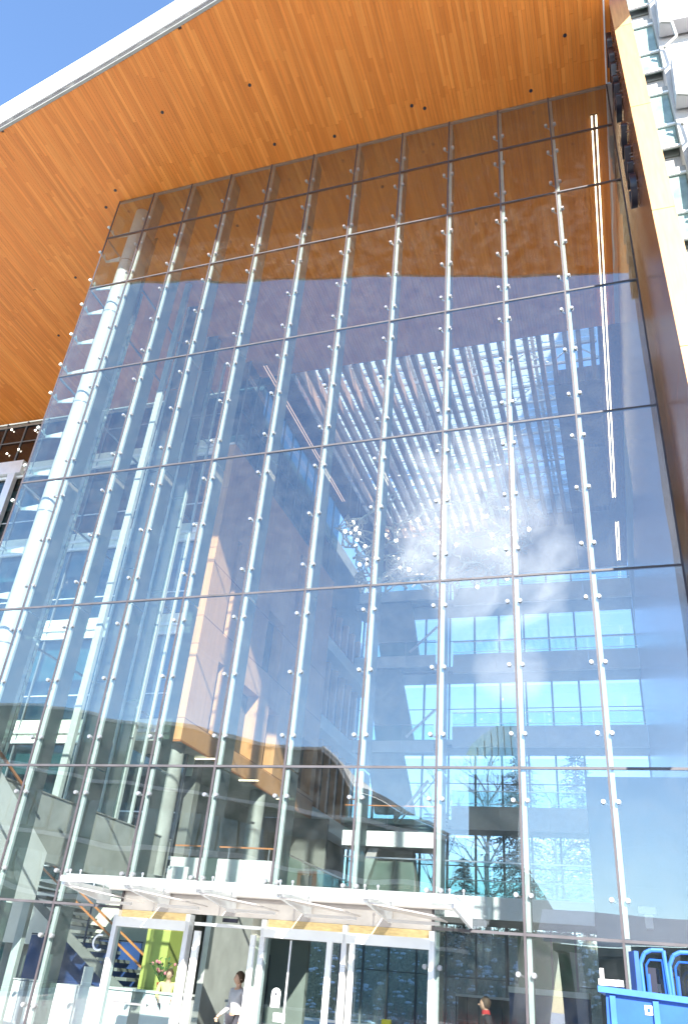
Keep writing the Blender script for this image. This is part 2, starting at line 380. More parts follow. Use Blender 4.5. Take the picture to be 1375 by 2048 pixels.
# ------------------------------------------------------------------ rooflight
roof = thing('rooflight', 'long glazed rooflight with timber slats under white steel trusses', 'skylight', (9, 19, ZT))
nsl = 25
for i in range(nsl):
    x = 3.45+i*(17.35-3.45)/(nsl-1)
    y1 = 27.9 if x < 15.5 else 14.55
    piece('slat', 'slat', roof, x-.105, x+.105, 11.12, y1, ZT-.05, ZT+.52)
y = 11.3; i = 0
while y < 27.9:
    x1 = 17.6 if y < 14.6 else 15.4
    if not (22.6 < y < 25.6) or i % 3 == 0:
        piece('glazing_strip', 'frit', roof, 3.1, x1, y, y+.45, ZT+2.3, ZT+2.33)
    y += .56; i += 1
for j, y in enumerate([11.5, 14.2, 16.9, 19.6, 22.3, 25.0, 27.7]):
    x1 = 17.6 if y < 14.6 else 15.4
    mb = MB().bar((3.1, y, ZT+1.0), (x1, y, ZT+1.0), .10, .12).bar((3.1, y, ZT+2.1), (x1, y, ZT+2.1), .12, .14)
    n = int((x1-3.1)/1.1)
    for k in range(n):
        a = 3.1+(x1-3.1)*k/n; b = 3.1+(x1-3.1)*(k+1)/n
        z0, z1 = (ZT+1.05, ZT+2.05) if k % 2 else (ZT+2.05, ZT+1.05)
        mb.bar((a, y, z0), (b, y, z1), .06, .06)
    mb.build('truss', 'white', roof)
for x in (5.3, 8.4, 11.5, 14.6):
    mb = MB().bar((x, 11.2, ZT+2.15), (x, 27.9, ZT+2.15), .16, .22)
    y = 11.3
    while y < 27.3:
        mb.tube((x-.5, y, ZT+1.5), (x+.5, y+.8, ZT+1.9), .03, n=6); mb.tube((x+.5, y, ZT+1.6), (x-.5, y+.8, ZT+1.9), .03, n=6); y += 1.4
    mb.build('purlin', 'white', roof)
for i in range(4):
    for j in range(6):
        xa = 3.1+i*3.1; ya = 11.2+j*2.8
        piece('pane', 'roofglass', roof, xa+.02, xa+3.08, ya+.02, ya+2.78, ZT+2.6, ZT+2.62)
for a in (11.2, 14.0):
    pass
mb = MB().box(3.0, 3.07, 11.0, 28, ZT+2.12, ZT+2.6).box(15.45, 15.55, 14.7, 28, ZT+.92, ZT+2.6).box(3.1, 15.4, 27.95, 28.1, ZT+.92, ZT+2.6)
mb.build('kerb_frame', 'white', roof)
# warm linear lamps let into the ceiling
for x, y0, y1, lab in [(17.83, 1.0, 25.3, 'longer strip lamp in ceiling beside right hand timber wall'), (17.92, 28.2, 33.2, 'short strip lamp beyond the long one near the back'), (1.98, 10.2, 22.9, 'strip lamp in ceiling along the timber block')]:
    t = thing('linear_lamp', 'twin line warm '+lab, 'lamp', (x, (y0+y1)/2, ZT), 'linear ceiling lamps')
    mname = 'ledwarm' if x > 3 else 'ledpink'
    piece('tube', mname, t, x, x+.045, y0, y1, ZT-.03, ZT-.006); piece('tube', mname, t, x+.14, x+.185, y0, y1, ZT-.03, ZT-.006)
    piece('housing', 'dark', t, x-.03, x+.215, y0-.05, y1+.05, ZT-.006, ZT-.001)

# ------------------------------------------------------------------ glass curtain wall
cw = thing('glass_curtain_wall', 'tall bolted glass curtain wall with glass fins over the entrance', 'glass wall', (9, 0, 0))
for j in range(8):
    zt, zb = ZR[j], ZR[j+1]
    for i in range(11):
        xa, xb = XF[i], XF[i+1]
        if j == 7 and 4 <= i <= 7: continue
        z0 = zb
        if j == 6 and 4 <= i <= 7: z0 = 3.16
        r = rz(random.gauss(0, .0022)) @ rx(random.gauss(0, .0014))
        piece('pane', 'glassF', cw, xa+.012, xb-.012, -.008, .008, z0+.014, zt-.014, r)
# joints
for i, x in enumerate(XF):
    zb = 3.16 if 5 <= i <= 7 else 0
    piece('vertical_joint', 'dark', cw, x-.022, x+.022, -.012, .024, zb, ZT)
for j in range(1, 8):
    z = ZR[j]; mb = MB()
    if j == 7: segs = [(X0, XF[4]), (XF[8], X1)]
    else: segs = [(X0, X1)]
    for a, b in segs:
        mb = MB()
        for i in range(11):
            if XF[i] >= a-.01 and XF[i+1] <= b+.01: mb.box(XF[i]+.024, XF[i+1]-.024, -.016, .05, z-.024, z+.024)
        mb.build('horizontal_joint', 'joint' if j != 1 else 'dark', cw)
mb = MB().box(X0, X1, .012, .07, ZT-.12, ZT-.02); mb.build('head_channel', 'greytrim', cw)
# glass fins behind every joint, in lengths, with a pale front edge
for i in range(1, 11):
    x = XF[i]
    for j in range(8):
        zt, zb = ZR[j], ZR[j+1]
        if 4 <= i <= 7:
            if j == 7: continue
            if j == 6: zb = 3.16
        piece('glass_fin', 'glassFin', cw, x+.045, x+.075,   .135, .66, zb+.025, zt-.025)
        piece('fin_edge', 'finedge' if j > 0 else 'greytrim', cw, x+.026, x+.108, .05, .125, zb+.045, zt-.045)  # top row goes grey: the overhang's shade is put into its colour
ZS = [25.9, 24.5, 23.0, 21.75, 20.3, 18.9, 17.65, 16.2, 14.72, 13.42, 11.93, 10.45, 9.14, 7.68, 6.23, 4.95, 3.3, 2.05, .8]
mb = MB()
for s in (-1, 1):
    mb.tube((s*.135, -.045, 0), (s*.135, -.012, 0), .040, .047, n=12); mb.tube((s*.135, .012, 0), (s*.135, .05, 0), .05, n=10)
    mb.tube((s*.135, .07, 0), (s*.02, .15, -.03), .018, n=6); mb.tube((s*.135, .03, 0), (s*.135, .08, 0), .02, n=6)
mb.box(-.03, .03, .127, .22, -.07, .05)
f0 = mb.build('spider_fitting', 'polished', cw, origin=(0, 0, 0)); first = True
for i in range(1, 11):
    for z in ZS:
        if z < 3.2 and 4 <= i <= 7: continue
        mw = Matrix.Translation((XF[i], 0, z))
        if first: f0.matrix_basis = mw; WM[f0] = mw; first = False
        else: dup(f0, mw, cw)

# left return of the glass box
sg = thing('glass_side_wall', 'glass return wall running inward behind the round steel column', 'glass wall', (X0, 5, 0))
YS = [.05, 1.95, 3.9, 5.8, 7.75, 9.65]
for j in range(7):
    for k in range(5):
        piece('pane', 'glassS', sg, X0-.01, X0+.01, YS[k]+.03, YS[k+1]-.01, max(4.1, ZR[j+1])+.02, ZR[j]-.02)
for k in range(1, 6):
    piece('mullion', 'finedge', sg, X0+.02, X0+.12, YS[k]-.04, YS[k]+.06, 4.05, ZT-.02)
for k in (1, 2, 3, 4):
    for j in range(7): piece('glass_fin', 'glassFin', sg, X0+.13, X0+.6, YS[k]-.005, YS[k]+.025, max(4.1, ZR[j+1])+.03, ZR[j]-.03)
for z in ZR[1:7]+[4.08]: piece('transom', 'frame', sg, X0-.03, X0+.02, .1, 9.65, z-.03, z+.03)

# ------------------------------------------------------------------ steel columns
colm = thing('steel_column', 'thick round white steel column with cantilever brackets at the glass corner', 'column', (.70, .78, 0))
MB().tube((.70, .78, 0), (.70, .78, ZT-.02), .29, n=28, cap=False).build('shaft', 'whitesteel', colm, smooth=True)
for z in ZR[1:8]: MB().tube((.70, .78, z-.74), (.70, .78, z-.70), .298, n=28, cap=False).build('collar', 'frame', colm, smooth=True)
brk = MB().prism([(-.62, -.02, .05), (-.62, -.02, -.02), (0, -.02, -.11), (0, -.02, .11)], (0, .04, 0)).tube((-.60, -.02, .04), (-.60, -.40, .06), .03, n=8).tube((-.60, -.40, .06), (-.60, -.47, .06), .055, n=10).tube((-.60, -.1, .04), (-.60, -.2, .2), .02, n=6)
b0 = None
for z in ZS[:19]:
    mw = Matrix.Translation((.72-.18, .5, z))
    if b0 is None: b0 = brk.build('bracket', 'whitesteel', colm, origin=(0, 0, 0)); b0.matrix_basis = mw; WM[b0] = mw
    else: dup(b0, mw, colm)
for x, y, r, z0, lab in [(.98, 2.95, .10, 0, 'slimmest white post close behind the big round column'), (.80, 4.55, .12, 0, 'slender white post behind the studded one'), (.45, 6.3, .17, 4.1, 'medium white post standing over the concrete parapet'), (.40, 8.1, .26, 4.1, 'broad pale flat post nearest the timber block')]:
    t = thing('atrium_post', lab, 'column', (x, y, z0), 'slender white posts in the glass box')
    MB().box(x-r, x+r, y-.08, y+.08, z0, ZT-.02).build('shaft', 'finedge', t)
    mb = MB()
    for z in ZR[2:7]: mb.box(x-r-.02, x+r+.02, y-.10, y-.082, z-1.3, z-1.24)
    mb.build('splice_plate', 'frame', t)
t = thing('studded_post', 'white post studded with clamps all the way up left of the slender posts', 'column', (.55, 2.2, 0))
MB().tube((.55, 2.2, 0), (.55, 2.2, ZT-3), .055, n=10, cap=False).build('shaft', 'whitesteel', t)
mb = MB(); z = 3.0
while z < 23:
    mb.box(.46, .63, 2.08, 2.16, z, z+.1); z += .34
mb.build('clamp', 'whitesteel', t)

# ------------------------------------------------------------------ wing facade beyond the glass return
wing = thing('side_wing', 'glazed office wing with cream spandrels and white framed windows under the soffit', 'building', (-8, 11.64, 0))
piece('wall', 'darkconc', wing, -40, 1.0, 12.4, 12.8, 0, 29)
zw = [27.38, 24.45, 19.6, 15.0, 10.35, 5.7, 1.4]
x = -24.0; xi = []
while x < 1.0: xi.append(x); x += 1.38
for a in xi:
    piece('mullion', 'frame', wing, a-.03, a+.03, 11.60, 11.74, 0, ZT-.01)
for j in range(6):
    zt = zw[j]; zb = zw[j+1]
    for a in xi[:-1]:
        if j == 0:
            piece('pane', 'glassDk', wing, a+.032, a+1.346, 11.66, 11.68, zb, zt-.03)
        else:
            piece('spandrel', 'cream', wing, a+.032, a+1.346, 11.62, 11.70, zt-1.0, zt-.04)
            piece('pane', 'glassWing', wing, a+.032, a+1.346, 11.66, 11.68, zb+.01, zt-1.02)
    if j > 0:
        piece('ledge', 'white', wing, -24, 1.0, 11.50, 11.615, zt-.62, zt-.50)
        piece('ledge', 'white', wing, -24, 1.0, 11.50, 11.615, zt-1.04, zt-.92)
        piece('blind', 'cream', wing, -24, 1.0, 12.0, 12.03, zt-2.2-.6*(j % 2), zt-1.05)
        for a in xi[:-1:1]:
            piece('sash', 'alu', wing, a+.1, a+1.3, 11.625, 11.655, zb+1.0, zb+1.05)
piece('head_transom', 'greytrim', wing, -24, 1.0, 11.58, 11.60, ZT-.35, ZT-.22)
piece('mid_transom', 'frame', wing, -24, 1.0, 11.58, 11.60, 25.9, 25.96)
piece('surround', 'alu', wing, -24, -12.0, 11.30, 11.59, 23.6, 24.4)
piece('surround', 'alu', wing, -12.75, -12.3, 11.32, 11.59, 6, 23.6)
piece('wing_floor', 'darkconc', wing, -24, 1.0, 11.8, 12.4, 22.9, 23.2)
for i, (x, z) in enumerate([(-13.9, 26.9), (-12.9, 25.4), (-13.6, 25.2), (-12.2, 26.6)]):
    o = MB().tube((x, 11.55, z), (x, 11.575, z), .05, n=10).build('spotlight', 'lamp', wing)

# ------------------------------------------------------------------ timber-clad block
blk = thing('timber_block', 'tall timber panelled office block raised on round columns inside the atrium', 'building', (1.3, 12, 8.92))
ZB = [8.92, 9.75, 12.70, 13.90, 16.30, 17.0, 20.0, 22.35]
for a, b in zip(ZB, ZB[1:]):
    piece('front_panel', 'panel', blk, 1.06, 1.55, 9.73, 9.78, a+.012, b-.012)
WIN = [(11.5, 11.95, 13.82, 18.3), (11.6, 12.12, 9.72, 12.65), (13.78, 15.86, 9.7, 12.57), (17.1, 18.35, 9.7, 12.5), (15.7, 17.6, 13.9, 16.8), (20.0, 20.7, 14, 17.0), (21.1, 23.4, 9.9, 12.4), (18.6, 19.1, 18.0, 21.4), (13.2, 13.9, 18.6, 21.6)]
ybr = sorted(set([9.782, 24.0] + [v for w_ in WIN for v in w_[:2]] + [10.9, 22.4])); zbr = sorted(set([8.92, 22.35, 13.86, 16.3, 17.0, 12.9] + [v for w_ in WIN for v in w_[2:]]))
for a, b in zip(zbr, zbr[1:]):
    run = None
    for c, d in zip(ybr, ybr[1:]):
        hole = any(w_[0] <= (c+d)/2 <= w_[1] and w_[2] <= (a+b)/2 <= w_[3] for w_ in WIN)
        if hole:
            if run: piece('side_panel', 'panel', blk, 1.50, 1.55, run[0], run[1], a+.001, b-.001); run = None
        else:
            if run and (run[1]-run[0]) > 3.2: piece('side_panel', 'panel', blk, 1.50, 1.55, run[0], run[1]-.012, a+.001, b-.001); run = (run[1], d)
            else: run = (run[0], d) if run else (c, d)
    if run: piece('side_panel', 'panel', blk, 1.50, 1.55, run[0], run[1], a+.001, b-.001)
for z in (13.88, 16.32, 9.73): piece('seam', 'darkpanel', blk, 1.5501, 1.553, 9.79, 24, z-.012, z+.012)
for (a, b, c, d) in WIN:
    wn = piece('window', 'glassWing', blk, .98, 1.0, a+.01, b-.01, c+.01, d-.01)
    for nm, q in (('reveal', (.95, 1.497, b, b+.04, c-.02, d+.02)), ('reveal', (.95, 1.497, a-.04, a, c-.02, d+.02)), ('sill', (.95, 1.497, a, b, c-.05, c-.005)), ('head', (.95, 1.497, a, b, d+.005, d+.05))):
        piece(nm, 'panel', wn, *q)
piece('core', 'darkconc', blk, -1.2, .5, 12.9, 24.0, 8.95, 22.2)
piece('soffit', 'concrete', blk, -1.2, 1.50, 9.79, 24.0, 8.90, 8.948)
piece('drip_edge', 'copper', blk, 1.06, 1.56, 9.725, 9.80, 8.86, 8.915)
piece('drip_edge', 'copper', blk, 1.50, 1.56, 9.805, 24, 8.86, 8.895)
# glazed top storey of the block
for k in range(12):
    ya = 9.75+k*1.19
    piece('top_pane', 'glassWing', blk, 1.50, 1.52, ya+.03, ya+1.17, 22.5, ZT-.04)
    piece('top_mullion', 'frame', blk, 1.48, 1.56, ya-.03, ya+.03, 22.4, ZT-.02)
piece('top_front_pane', 'glassWing', blk, 1.06, 1.50, 9.75, 9.77, 22.5, ZT-.04)
piece('top_rail', 'frame', blk, 1.48, 1.57, 9.75, 24.0, 22.36, 22.44)
piece('top_rail', 'frame', blk, 1.48, 1.56, 9.75, 24.0, 24.3, 24.36)
piece('inner_wall', 'darkconc', blk, .3, .5, 12.5, 24, 22.4, ZT-.04)
for i in range(9):
    y = 12.9+i*1.25
    piece('ceiling_batten', 'batten', blk, .9, .96, y, y+.5, 22.30+.15, 22.34+.15)
# recessed rear portion with narrow fins of timber
rear = thing('rear_timber_wall', 'recessed rear wall with upright timber strips beyond the block', 'wall', (1, 27, 4))
piece('wall', 'darkconc', rear, .0, .2, 24.0, 34.0, 4.0, ZT-.02)
for k in range(7):
    y = 24.4+k*1.4
    piece('timber_strip', 'panel', rear, .22, .55, y, y+.35, 9.6, 22.2)
    piece('pane', 'glassWing', rear, .24, .26, y+.37, y+1.35, 9.6, 22.2)
for z in (13.9, 18.6, 8.95): piece('floor_band', 'lightpanel', rear, .22, 1.2, 24.1, 34.0, z, z+.75)

# round concrete columns under the block
for x, y, lab, zb in [(1.02, 10.4, 'sunlit round concrete column under the front corner of the timber block', 4.4), (1.15, 18.0, 'shaded round concrete column further back under the timber block', 4.4)]:
    t = thing('concrete_column', lab, 'column', (x, y, zb), 'round concrete columns under the block')
    MB().tube((x, y, zb), (x, y, 8.89), .36, n=28, cap=False).build('shaft', 'concrete', t, smooth=True)
    MB().tube((x, y, 7.2), (x, y, 7.26), .365, n=28, cap=False).build('joint_ring', 'greytrim', t, smooth=True)

# level two: slab, parapets, back wall, balustrade
lv = thing('mezzanine', 'concrete mezzanine under the timber block with pale front panels', 'mezzanine', (2, 14, 4))
piece('slab', 'concrete', lv, -1.2, 4.6, 10.6, 24, 3.7, 4.05)
piece('back_wall', 'concrete', lv, -1.2, -1.0, 12.9, 24, 4.05, 8.88)
piece('back_wall', 'darkconc', lv, -1.0, 2.5, 23.9, 24.1, 4.05, 8.88)
piece('parapet_wall', 'concrete', lv, .95, 1.25, .75, 10.9, 3.95, 5.62)
piece('parapet_coping', 'greytrim', lv, .92, 1.28, .75, 10.9, 5.625, 5.66)
for i in range(3):
    xa = 1.6+i*1.38
    piece('front_panel', 'lightpanel', lv, xa, xa+1.36, 10.5, 10.56, 4.02, 5.05)
piece('front_panel', 'lightpanel', lv, 3.2, 3.9, 7.6, 7.66, 3.6, 4.4)
piece('handrail', 'copper', lv, 1.6, 5.7, 10.62, 10.68, 5.42, 5.47)
for i in range(3): piece('rail_post', 'steel', lv, 2.2+i*1.5, 2.24+i*1.5, 10.60, 10.64, 5.05, 5.42)
for i in range(4): piece('balustrade_pane', 'glassGreen', lv, 5.72, 5.74, 10.8+i*2.6, 13.3+i*2.6, 4.1, 5.3)
piece('side_handrail', 'steel', lv, 5.70, 5.75, 10.6, 21.2, 5.33, 5.38)
for i, y in enumerate((12.0, 15.5, 19.0)): piece('ceiling_batten', 'batten', lv, 1.0+.3*i, 1.9+.3*i, y, y+.09, 8.80, 8.84)
dr = piece('door', 'darkpanel', lv, 1.2, 2.2, 23.78, 23.84, 4.06, 6.4); piece('pane', 'glassWing', dr, 1.4, 2.0, 23.75, 23.77, 4.4, 6.2)
# stair parapet near the glass at far left
st = thing('lobby_stair', 'open stair rising behind the glass with pale side wall and copper handrails', 'stairs', (1, 6, 0))
MB().prism([(1.35, .9, 4.9), (1.35, .9, 5.9), (1.35, 3.9, 4.15), (1.35, 3.9, 2.9), (1.35, 2.6, 2.9)], (.12, 0, 0)).build('upper_stringer', 'lightpanel', st)
MB().bar((1.40, .6, 6.35), (1.40, 3.1, 5.2), .05, .07).build('handrail', 'copper', st)
for i in range(14):
    piece('tread', 'darkconc', st, -1.0+i*.36, -.62+i*.36, 6.2, 8.0, 3.6-i*.21, 3.68-i*.21)
MB().prism([(-1.2, 6.15, 3.55), (-1.2, 6.15, 3.75), (4.6, 6.15, .4), (4.6, 6.15, .05)], (0, .05, 0)).build('stringer', 'darkconc', st)
for dz in (.75, 1.05):
    MB().bar((-1.0, 6.1, 3.7+dz), (4.3, 6.1, .6+dz), .045, .05).build('handrail', 'copper', st)
for i in range(5):
    x = -.4+i*1.1; z = 3.7-(x+1.0)*.585
    piece('baluster', 'black', st, x-.02, x+.02, 6.08, 6.12, z, z+1.05)
lw = MB().box(-3.0, 3.4, 8.3, 8.5, 2.0, 3.9).build('lobby_side_wall', 'cream'); tag(lw, 'pale green painted wall panel sunlit behind the stair', 'wall', kind='structure')
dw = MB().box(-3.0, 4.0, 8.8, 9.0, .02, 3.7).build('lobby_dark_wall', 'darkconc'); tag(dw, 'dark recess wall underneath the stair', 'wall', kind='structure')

# ------------------------------------------------------------------ back of the atrium
bk = thing('back_window_wall', 'glazed rear wall of the atrium with dark frames looking out to trees', 'window wall', (10, 34.3, 0))
XM = [0.3, 1.7, 3.2, 4.85, 6.54, 8.24, 9.9, 11.54, 13.16, 14.83, 16.37, 18.5]
FL = [4.95, 9.75, 14.45, 19.15, 23.9]
for x in XM: piece('mullion', 'frame', bk, x-.06, x+.06, 34.22, 34.40, 0, ZT)
levels = [(0.05, 4.75), (5.3, 9.9), (10.0, 14.6), (14.75, 19.3), (19.45, 24.05), (24.1, ZT)]
for (a, b) in levels:
    mid = a+(b-a)*.66 if a > 5 else a+2.6
    piece('transom', 'frame', bk, .3, 18.5, 34.18, 34.216, mid-.03, mid+.03)
    for xa, xb in zip(XM, XM[1:]):
        piece('pane', 'glassB', bk, xa+.065, xb-.065, 34.29, 34.31, a, mid-.04); piece('pane', 'glassB', bk, xa+.065, xb-.065, 34.29, 34.31, mid+.04, b)
bal = []
for n_, z in enumerate(FL):
    lab = ['lowest', 'second', 'third', 'fourth', 'topmost'][n_]
    t = thing('balcony', lab+' of the rear balconies crossing the window wall', 'balcony', (12, 32, z), 'rear balconies')
    piece('slab', 'lightpanel', t, .3, 18.52, 32.14, 34.16, z+.45, z+.75)
    hgt = 1.22
    xs_ = [7.2, 10.0, 12.8, 15.6, 18.52] if n_ else [6.0, 9.2, 12.4, 15.6, 18.52]
    for xa, xb in zip(xs_, xs_[1:]):
        piece('fascia_panel', 'lightpanel', t, xa+.005, xb-.005, 32.0, 32.12, z+.3, z+.3+hgt)
    piece('drip_trim', 'white', t, xs_[0], 18.52, 31.98, 32.13, z+.25, z+.298)
    piece('underside', 'greytrim', t, .3, 18.5, 32.14, 34.1, z+.28, z+.32)
    for xa, xb in zip(xs_, xs_[1:]): piece('balustrade_pane', 'glassGreen', t, xa+.03, xb-.03, 32.05, 32.07, z+.3+hgt, z+2.35)
    piece('handrail', 'steel', t, xs_[0], 18.5, 32.04, 32.09, z+2.36, z+2.41)
    piece('lower_rail', 'steel', t, xs_[0], 18.5, 32.01, 32.04, z+1.65, z+1.68)
    if n_ in (0, 1): continue
    za, zb_ = [(0, 0), (0, 0), (14.1, 14.8), (19.5, 20.27), (24.2, 24.95)][n_]
    for xa, xb in ((.9, 2.3), (2.3, 4.3), (4.3, 6.3)): piece('landing_panel', 'lightpanel', t, xa+.005, xb-.005, 30.9, 31.0, za, zb_)
    piece('landing_slab', 'concrete', t, .9, 6.3, 31.02, 31.95, za+.1, za+.3)
    for xa in (2.3, 4.3): piece('landing_glass', 'glassGreen', t, xa+.03, xa+1.97, 30.95, 30.97, zb_, zb_+.95)
    piece('landing_rail', 'steel', t, 2.3, 6.3, 30.93, 30.98, zb_+.96, zb_+1.0)
    MB().bar((4.6, 30.85, zb_+.2), (6.4, 30.85, zb_+1.9), .05, .16).build('stair_glass_edge', 'steel', t)
for n_, (a, b, c, d, z0, z1) in enumerate([(1.9, 4.5, 2.6, 5.15, 20.3, 24.15), (1.9, 3.95, 2.6, 5.0, 14.85, 19.45), (2.0, 4.2, 2.8, 5.2, 10.6, 14.7)]):
    o = MB().prism([(a, 31.1, z1), (b, 31.1, z1), (d, 31.1, z0), (c, 31.1, z0)], (0, .5, 0)).build('raking_wall', 'concrete')
    tag(o, ['highest', 'middle', 'lowest'][n_]+' of the raking grey stair walls leaning against the rear windows', 'wall', 'raking stair walls')
ld = thing('stair_landing', 'sunlit white landing bridge with timber handrail crossing mid atrium', 'landing', (7.8, 16, 6.4))
for xa, xb in ((6.0, 7.8), (7.8, 9.7)): piece('front_panel', 'white', ld, xa+.005, xb-.005, 15.9, 16.0, 6.46, 7.02)
piece('slab', 'concrete', ld, 6.0, 9.7, 16.02, 17.6, 6.5, 6.9)
for xa in (6.0, 7.8): piece('glass_panel', 'glassGreen', ld, xa+.03, xa+1.8, 15.96, 15.98, 7.03, 7.95)
piece('handrail', 'copper', ld, 6.0, 9.7, 15.94, 15.99, 7.97, 8.01)
for q in range(8): piece('step', 'frame', ld, 8.6, 9.7, 17.7+.16*q, 17.9+.16*q, 7.05+.17*q, 7.10+.17*q)
MB().bar((8.0, 16.1, 7.4), (9.0, 17.8, 9.4), .05, .12).bar((8.25, 16.1, 7.4), (9.25, 17.8, 9.4), .03, .05).build('raking_glass_edge', 'steel', ld)
o = MB().prism([(6.7, 16.6, 6.44), (8.7, 16.6, 6.44), (9.1, 16.6, 3.8), (7.4, 16.6, 3.8), (7.0, 16.6, 4.9)], (0, .6, 0)).build('stair_core_wall', 'darkconc'); tag(o, 'dark raking wall under the sunlit white landing', 'wall')
o = MB().prism([(7.05, 16.2, 6.44), (7.45, 16.2, 6.44), (6.5, 16.2, 3.7), (6.0, 16.2, 3.7)], (0, .35, 0)).build('raking_strut', 'pinkpanel'); tag(o, 'pale raking strut holding up the sunlit white landing', 'strut')
lb = thing('lower_gallery', 'white fronted lower gallery with a shadow edge across it right of the canopy', 'gallery', (12, 9, 3.8))
for xa, xb in ((8.3, 10.6), (10.6, 12.9), (12.9, 15.7)): piece('front_panel', 'white' if xa < 13 else 'lightpanel', lb, xa+.005, xb-.005, 9.3, 9.4, 3.62, 4.20)  # duller panel past the blade wall's shadow edge, shade put into the colour
piece('slab', 'darkconc', lb, 8.3, 15.7, 9.42, 12.2, 3.63, 3.85)
for xa, xb in ((8.3, 10.6), (10.6, 12.9), (12.9, 15.7)): piece('glass_panel', 'glassGreen', lb, xa+.03, xb-.03, 9.34, 9.36, 4.21, 5.1)
piece('handrail', 'steel', lb, 8.3, 15.7, 9.32, 9.37, 5.11, 5.15)

# stone-clad lift core
core = thing('stone_core', 'dark speckled stone clad lift core standing behind the glass', 'lift core', (18, 8, 0))
for i, (xa, xb) in enumerate([(15.72, 16.35), (16.35, 18.0), (18.0, 20.0), (20.0, 22.0)]):
    for j, (a, b) in enumerate([(0.03, 2.2), (2.2, 4.6), (4.6, 7.55)]):
        piece('stone_panel', 'stone', core, xa+.004, xb-.004, 9.0, 9.06, a+.004, b-.004)
piece('body', 'stone', core, 15.72, 22, 9.07, 13.5, 0, 7.55)
t = thing('wall_lamp', 'white T shaped wall lamp on the dark stone core', 'lamp', (17.1, 8.9, 3.9))
MB().box(16.85, 17.3, 8.85, 8.99, 3.95, 4.12).box(17.0, 17.2, 8.8, 8.99, 3.6, 3.94).build('body', 'white', t)
t = thing('wall_notice', 'small white notice with dark print on the dark stone core', 'sign', (17.0, 8.97, 2.2))
piece('sheet', 'white', t, 17.02, 17.22, 8.97, 8.995, 2.05, 2.35); piece('print', 'black', t, 17.06, 17.18, 8.964, 8.969, 2.12, 2.18)

# timber wall on the right: one blade inside and out
bw = thing('timber_blade_wall', 'tall timber panelled blade wall projecting towards the plaza with pale end face', 'wall', (18.8, 4, 0))
def fr(z): return -4.75+(z-0)*.085
zs_ = [7.6, 10.0, 12.5, 16.9, 21.4, 25.9, 30.5]
for a, b in zip(zs_, zs_[1:]):
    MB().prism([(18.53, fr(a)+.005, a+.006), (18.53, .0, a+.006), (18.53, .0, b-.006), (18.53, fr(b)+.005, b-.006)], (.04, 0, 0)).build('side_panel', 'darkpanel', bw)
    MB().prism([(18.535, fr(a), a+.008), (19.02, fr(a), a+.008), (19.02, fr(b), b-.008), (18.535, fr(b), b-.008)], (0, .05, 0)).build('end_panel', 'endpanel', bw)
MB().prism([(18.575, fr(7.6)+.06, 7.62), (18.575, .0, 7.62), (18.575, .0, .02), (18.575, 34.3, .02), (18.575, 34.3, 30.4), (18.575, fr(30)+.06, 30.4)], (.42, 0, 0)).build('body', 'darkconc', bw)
for k in range(12):
    for a, b in zip([.03]+ZR[-2::-1][:-1], ZR[-2::-1]):
        if a > 20 and k > 5: continue
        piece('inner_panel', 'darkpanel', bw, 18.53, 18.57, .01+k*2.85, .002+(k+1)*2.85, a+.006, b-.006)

# sign letters fixed off the blade wall, reading upward
import itertools
sg_ = thing('sign_letters', 'tall upright sign of black raised letters fixed to the timber blade wall', 'sign', (18.4, -1.2, 24))
yb_ = -.92
zlet = [(19.75, 'C', 1.0), (20.75, 'I', .5), (21.2, 'T', .9), (22.15, 'Y', 1.0), (23.75, 'H', .95), (24.75, 'A', 1.0), (25.75, 'L', .8), (26.55, 'L', .8)]
for z, ch, wdt in zlet:
    cu = bpy.data.curves.new('letter', 'FONT'); cu.body = ch; cu.size = 1.15; cu.extrude = .075; cu.offset = .012
    tmp = bpy.data.objects.new('tmp', cu); COL.objects.link(tmp)
    dg = bpy.context.evaluated_depsgraph_get(); me = bpy.data.meshes.new_from_object(tmp.evaluated_get(dg)); COL.objects.unlink(tmp); bpy.data.objects.remove(tmp)
    me.materials.clear(); me.materials.append(M['black'])
    # text x -> world +z, text y -> world +y, facing -x
    R = Matrix(((0, 0, -1, 18.42), (0, 1, 0, -2.0), (1, 0, 0, z-.4), (0, 0, 0, 1)))
    o = bpy.data.objects.new('letter', me); link(o, R, sg_)
    for dz in (.25, .55):
        piece('standoff', 'steel', sg_, 18.46, 18.53, -1.85, -1.825, z+dz-.4, z+dz-.375)

# ------------------------------------------------------------------ suspended sculpture
scp = thing('suspended_sculpture', 'hanging web of pale branching wires and lamps high in the atrium', 'sculpture', (8.5, 18, 22))
rnd = random.Random(3)
mb = MB(); nodes = []
for k in range(420):
    a = rnd.uniform(0, 2*math.pi); u = rnd.random()
    rr = 4.9*(.72+.28*u)+rnd.gauss(0, .25); zz = 19.2+u*4.2+1.6*math.sin(a)+rnd.gauss(0, .3)
    nodes.append(Vector((8.9+rr*1.05*math.cos(a), 19.0+rr*.85*math.sin(a), zz)))
con = set()
for i, p in enumerate(nodes):
    ds = sorted(((p-q).length, j) for j, q in enumerate(nodes) if j != i)[:3]
    for d, j in ds:
        if d < 1.3: con.add((min(i, j), max(i, j)))
for i, j in con:
    p, q = nodes[i], nodes[j]; m_ = (p+q)/2+Vector((rnd.gauss(0, .1), rnd.gauss(0, .1), rnd.gauss(0, .1)))
    mb.tube(p, m_, .055, .035, n=5); mb.tube(m_, q, .035, .055, n=5)
mb.build('wire_web', 'wire', scp)
mb = MB()
for k in range(0, 420, 17): mb.tube(nodes[k], (nodes[k].x, nodes[k].y, ZT), .006, n=4)
mb.build('hanger', 'steel', scp)
for k in range(0, 420, 12):
    p = nodes[k]; MB().ball(p, .09, 8, 5).build('lamp', 'lamp', scp)

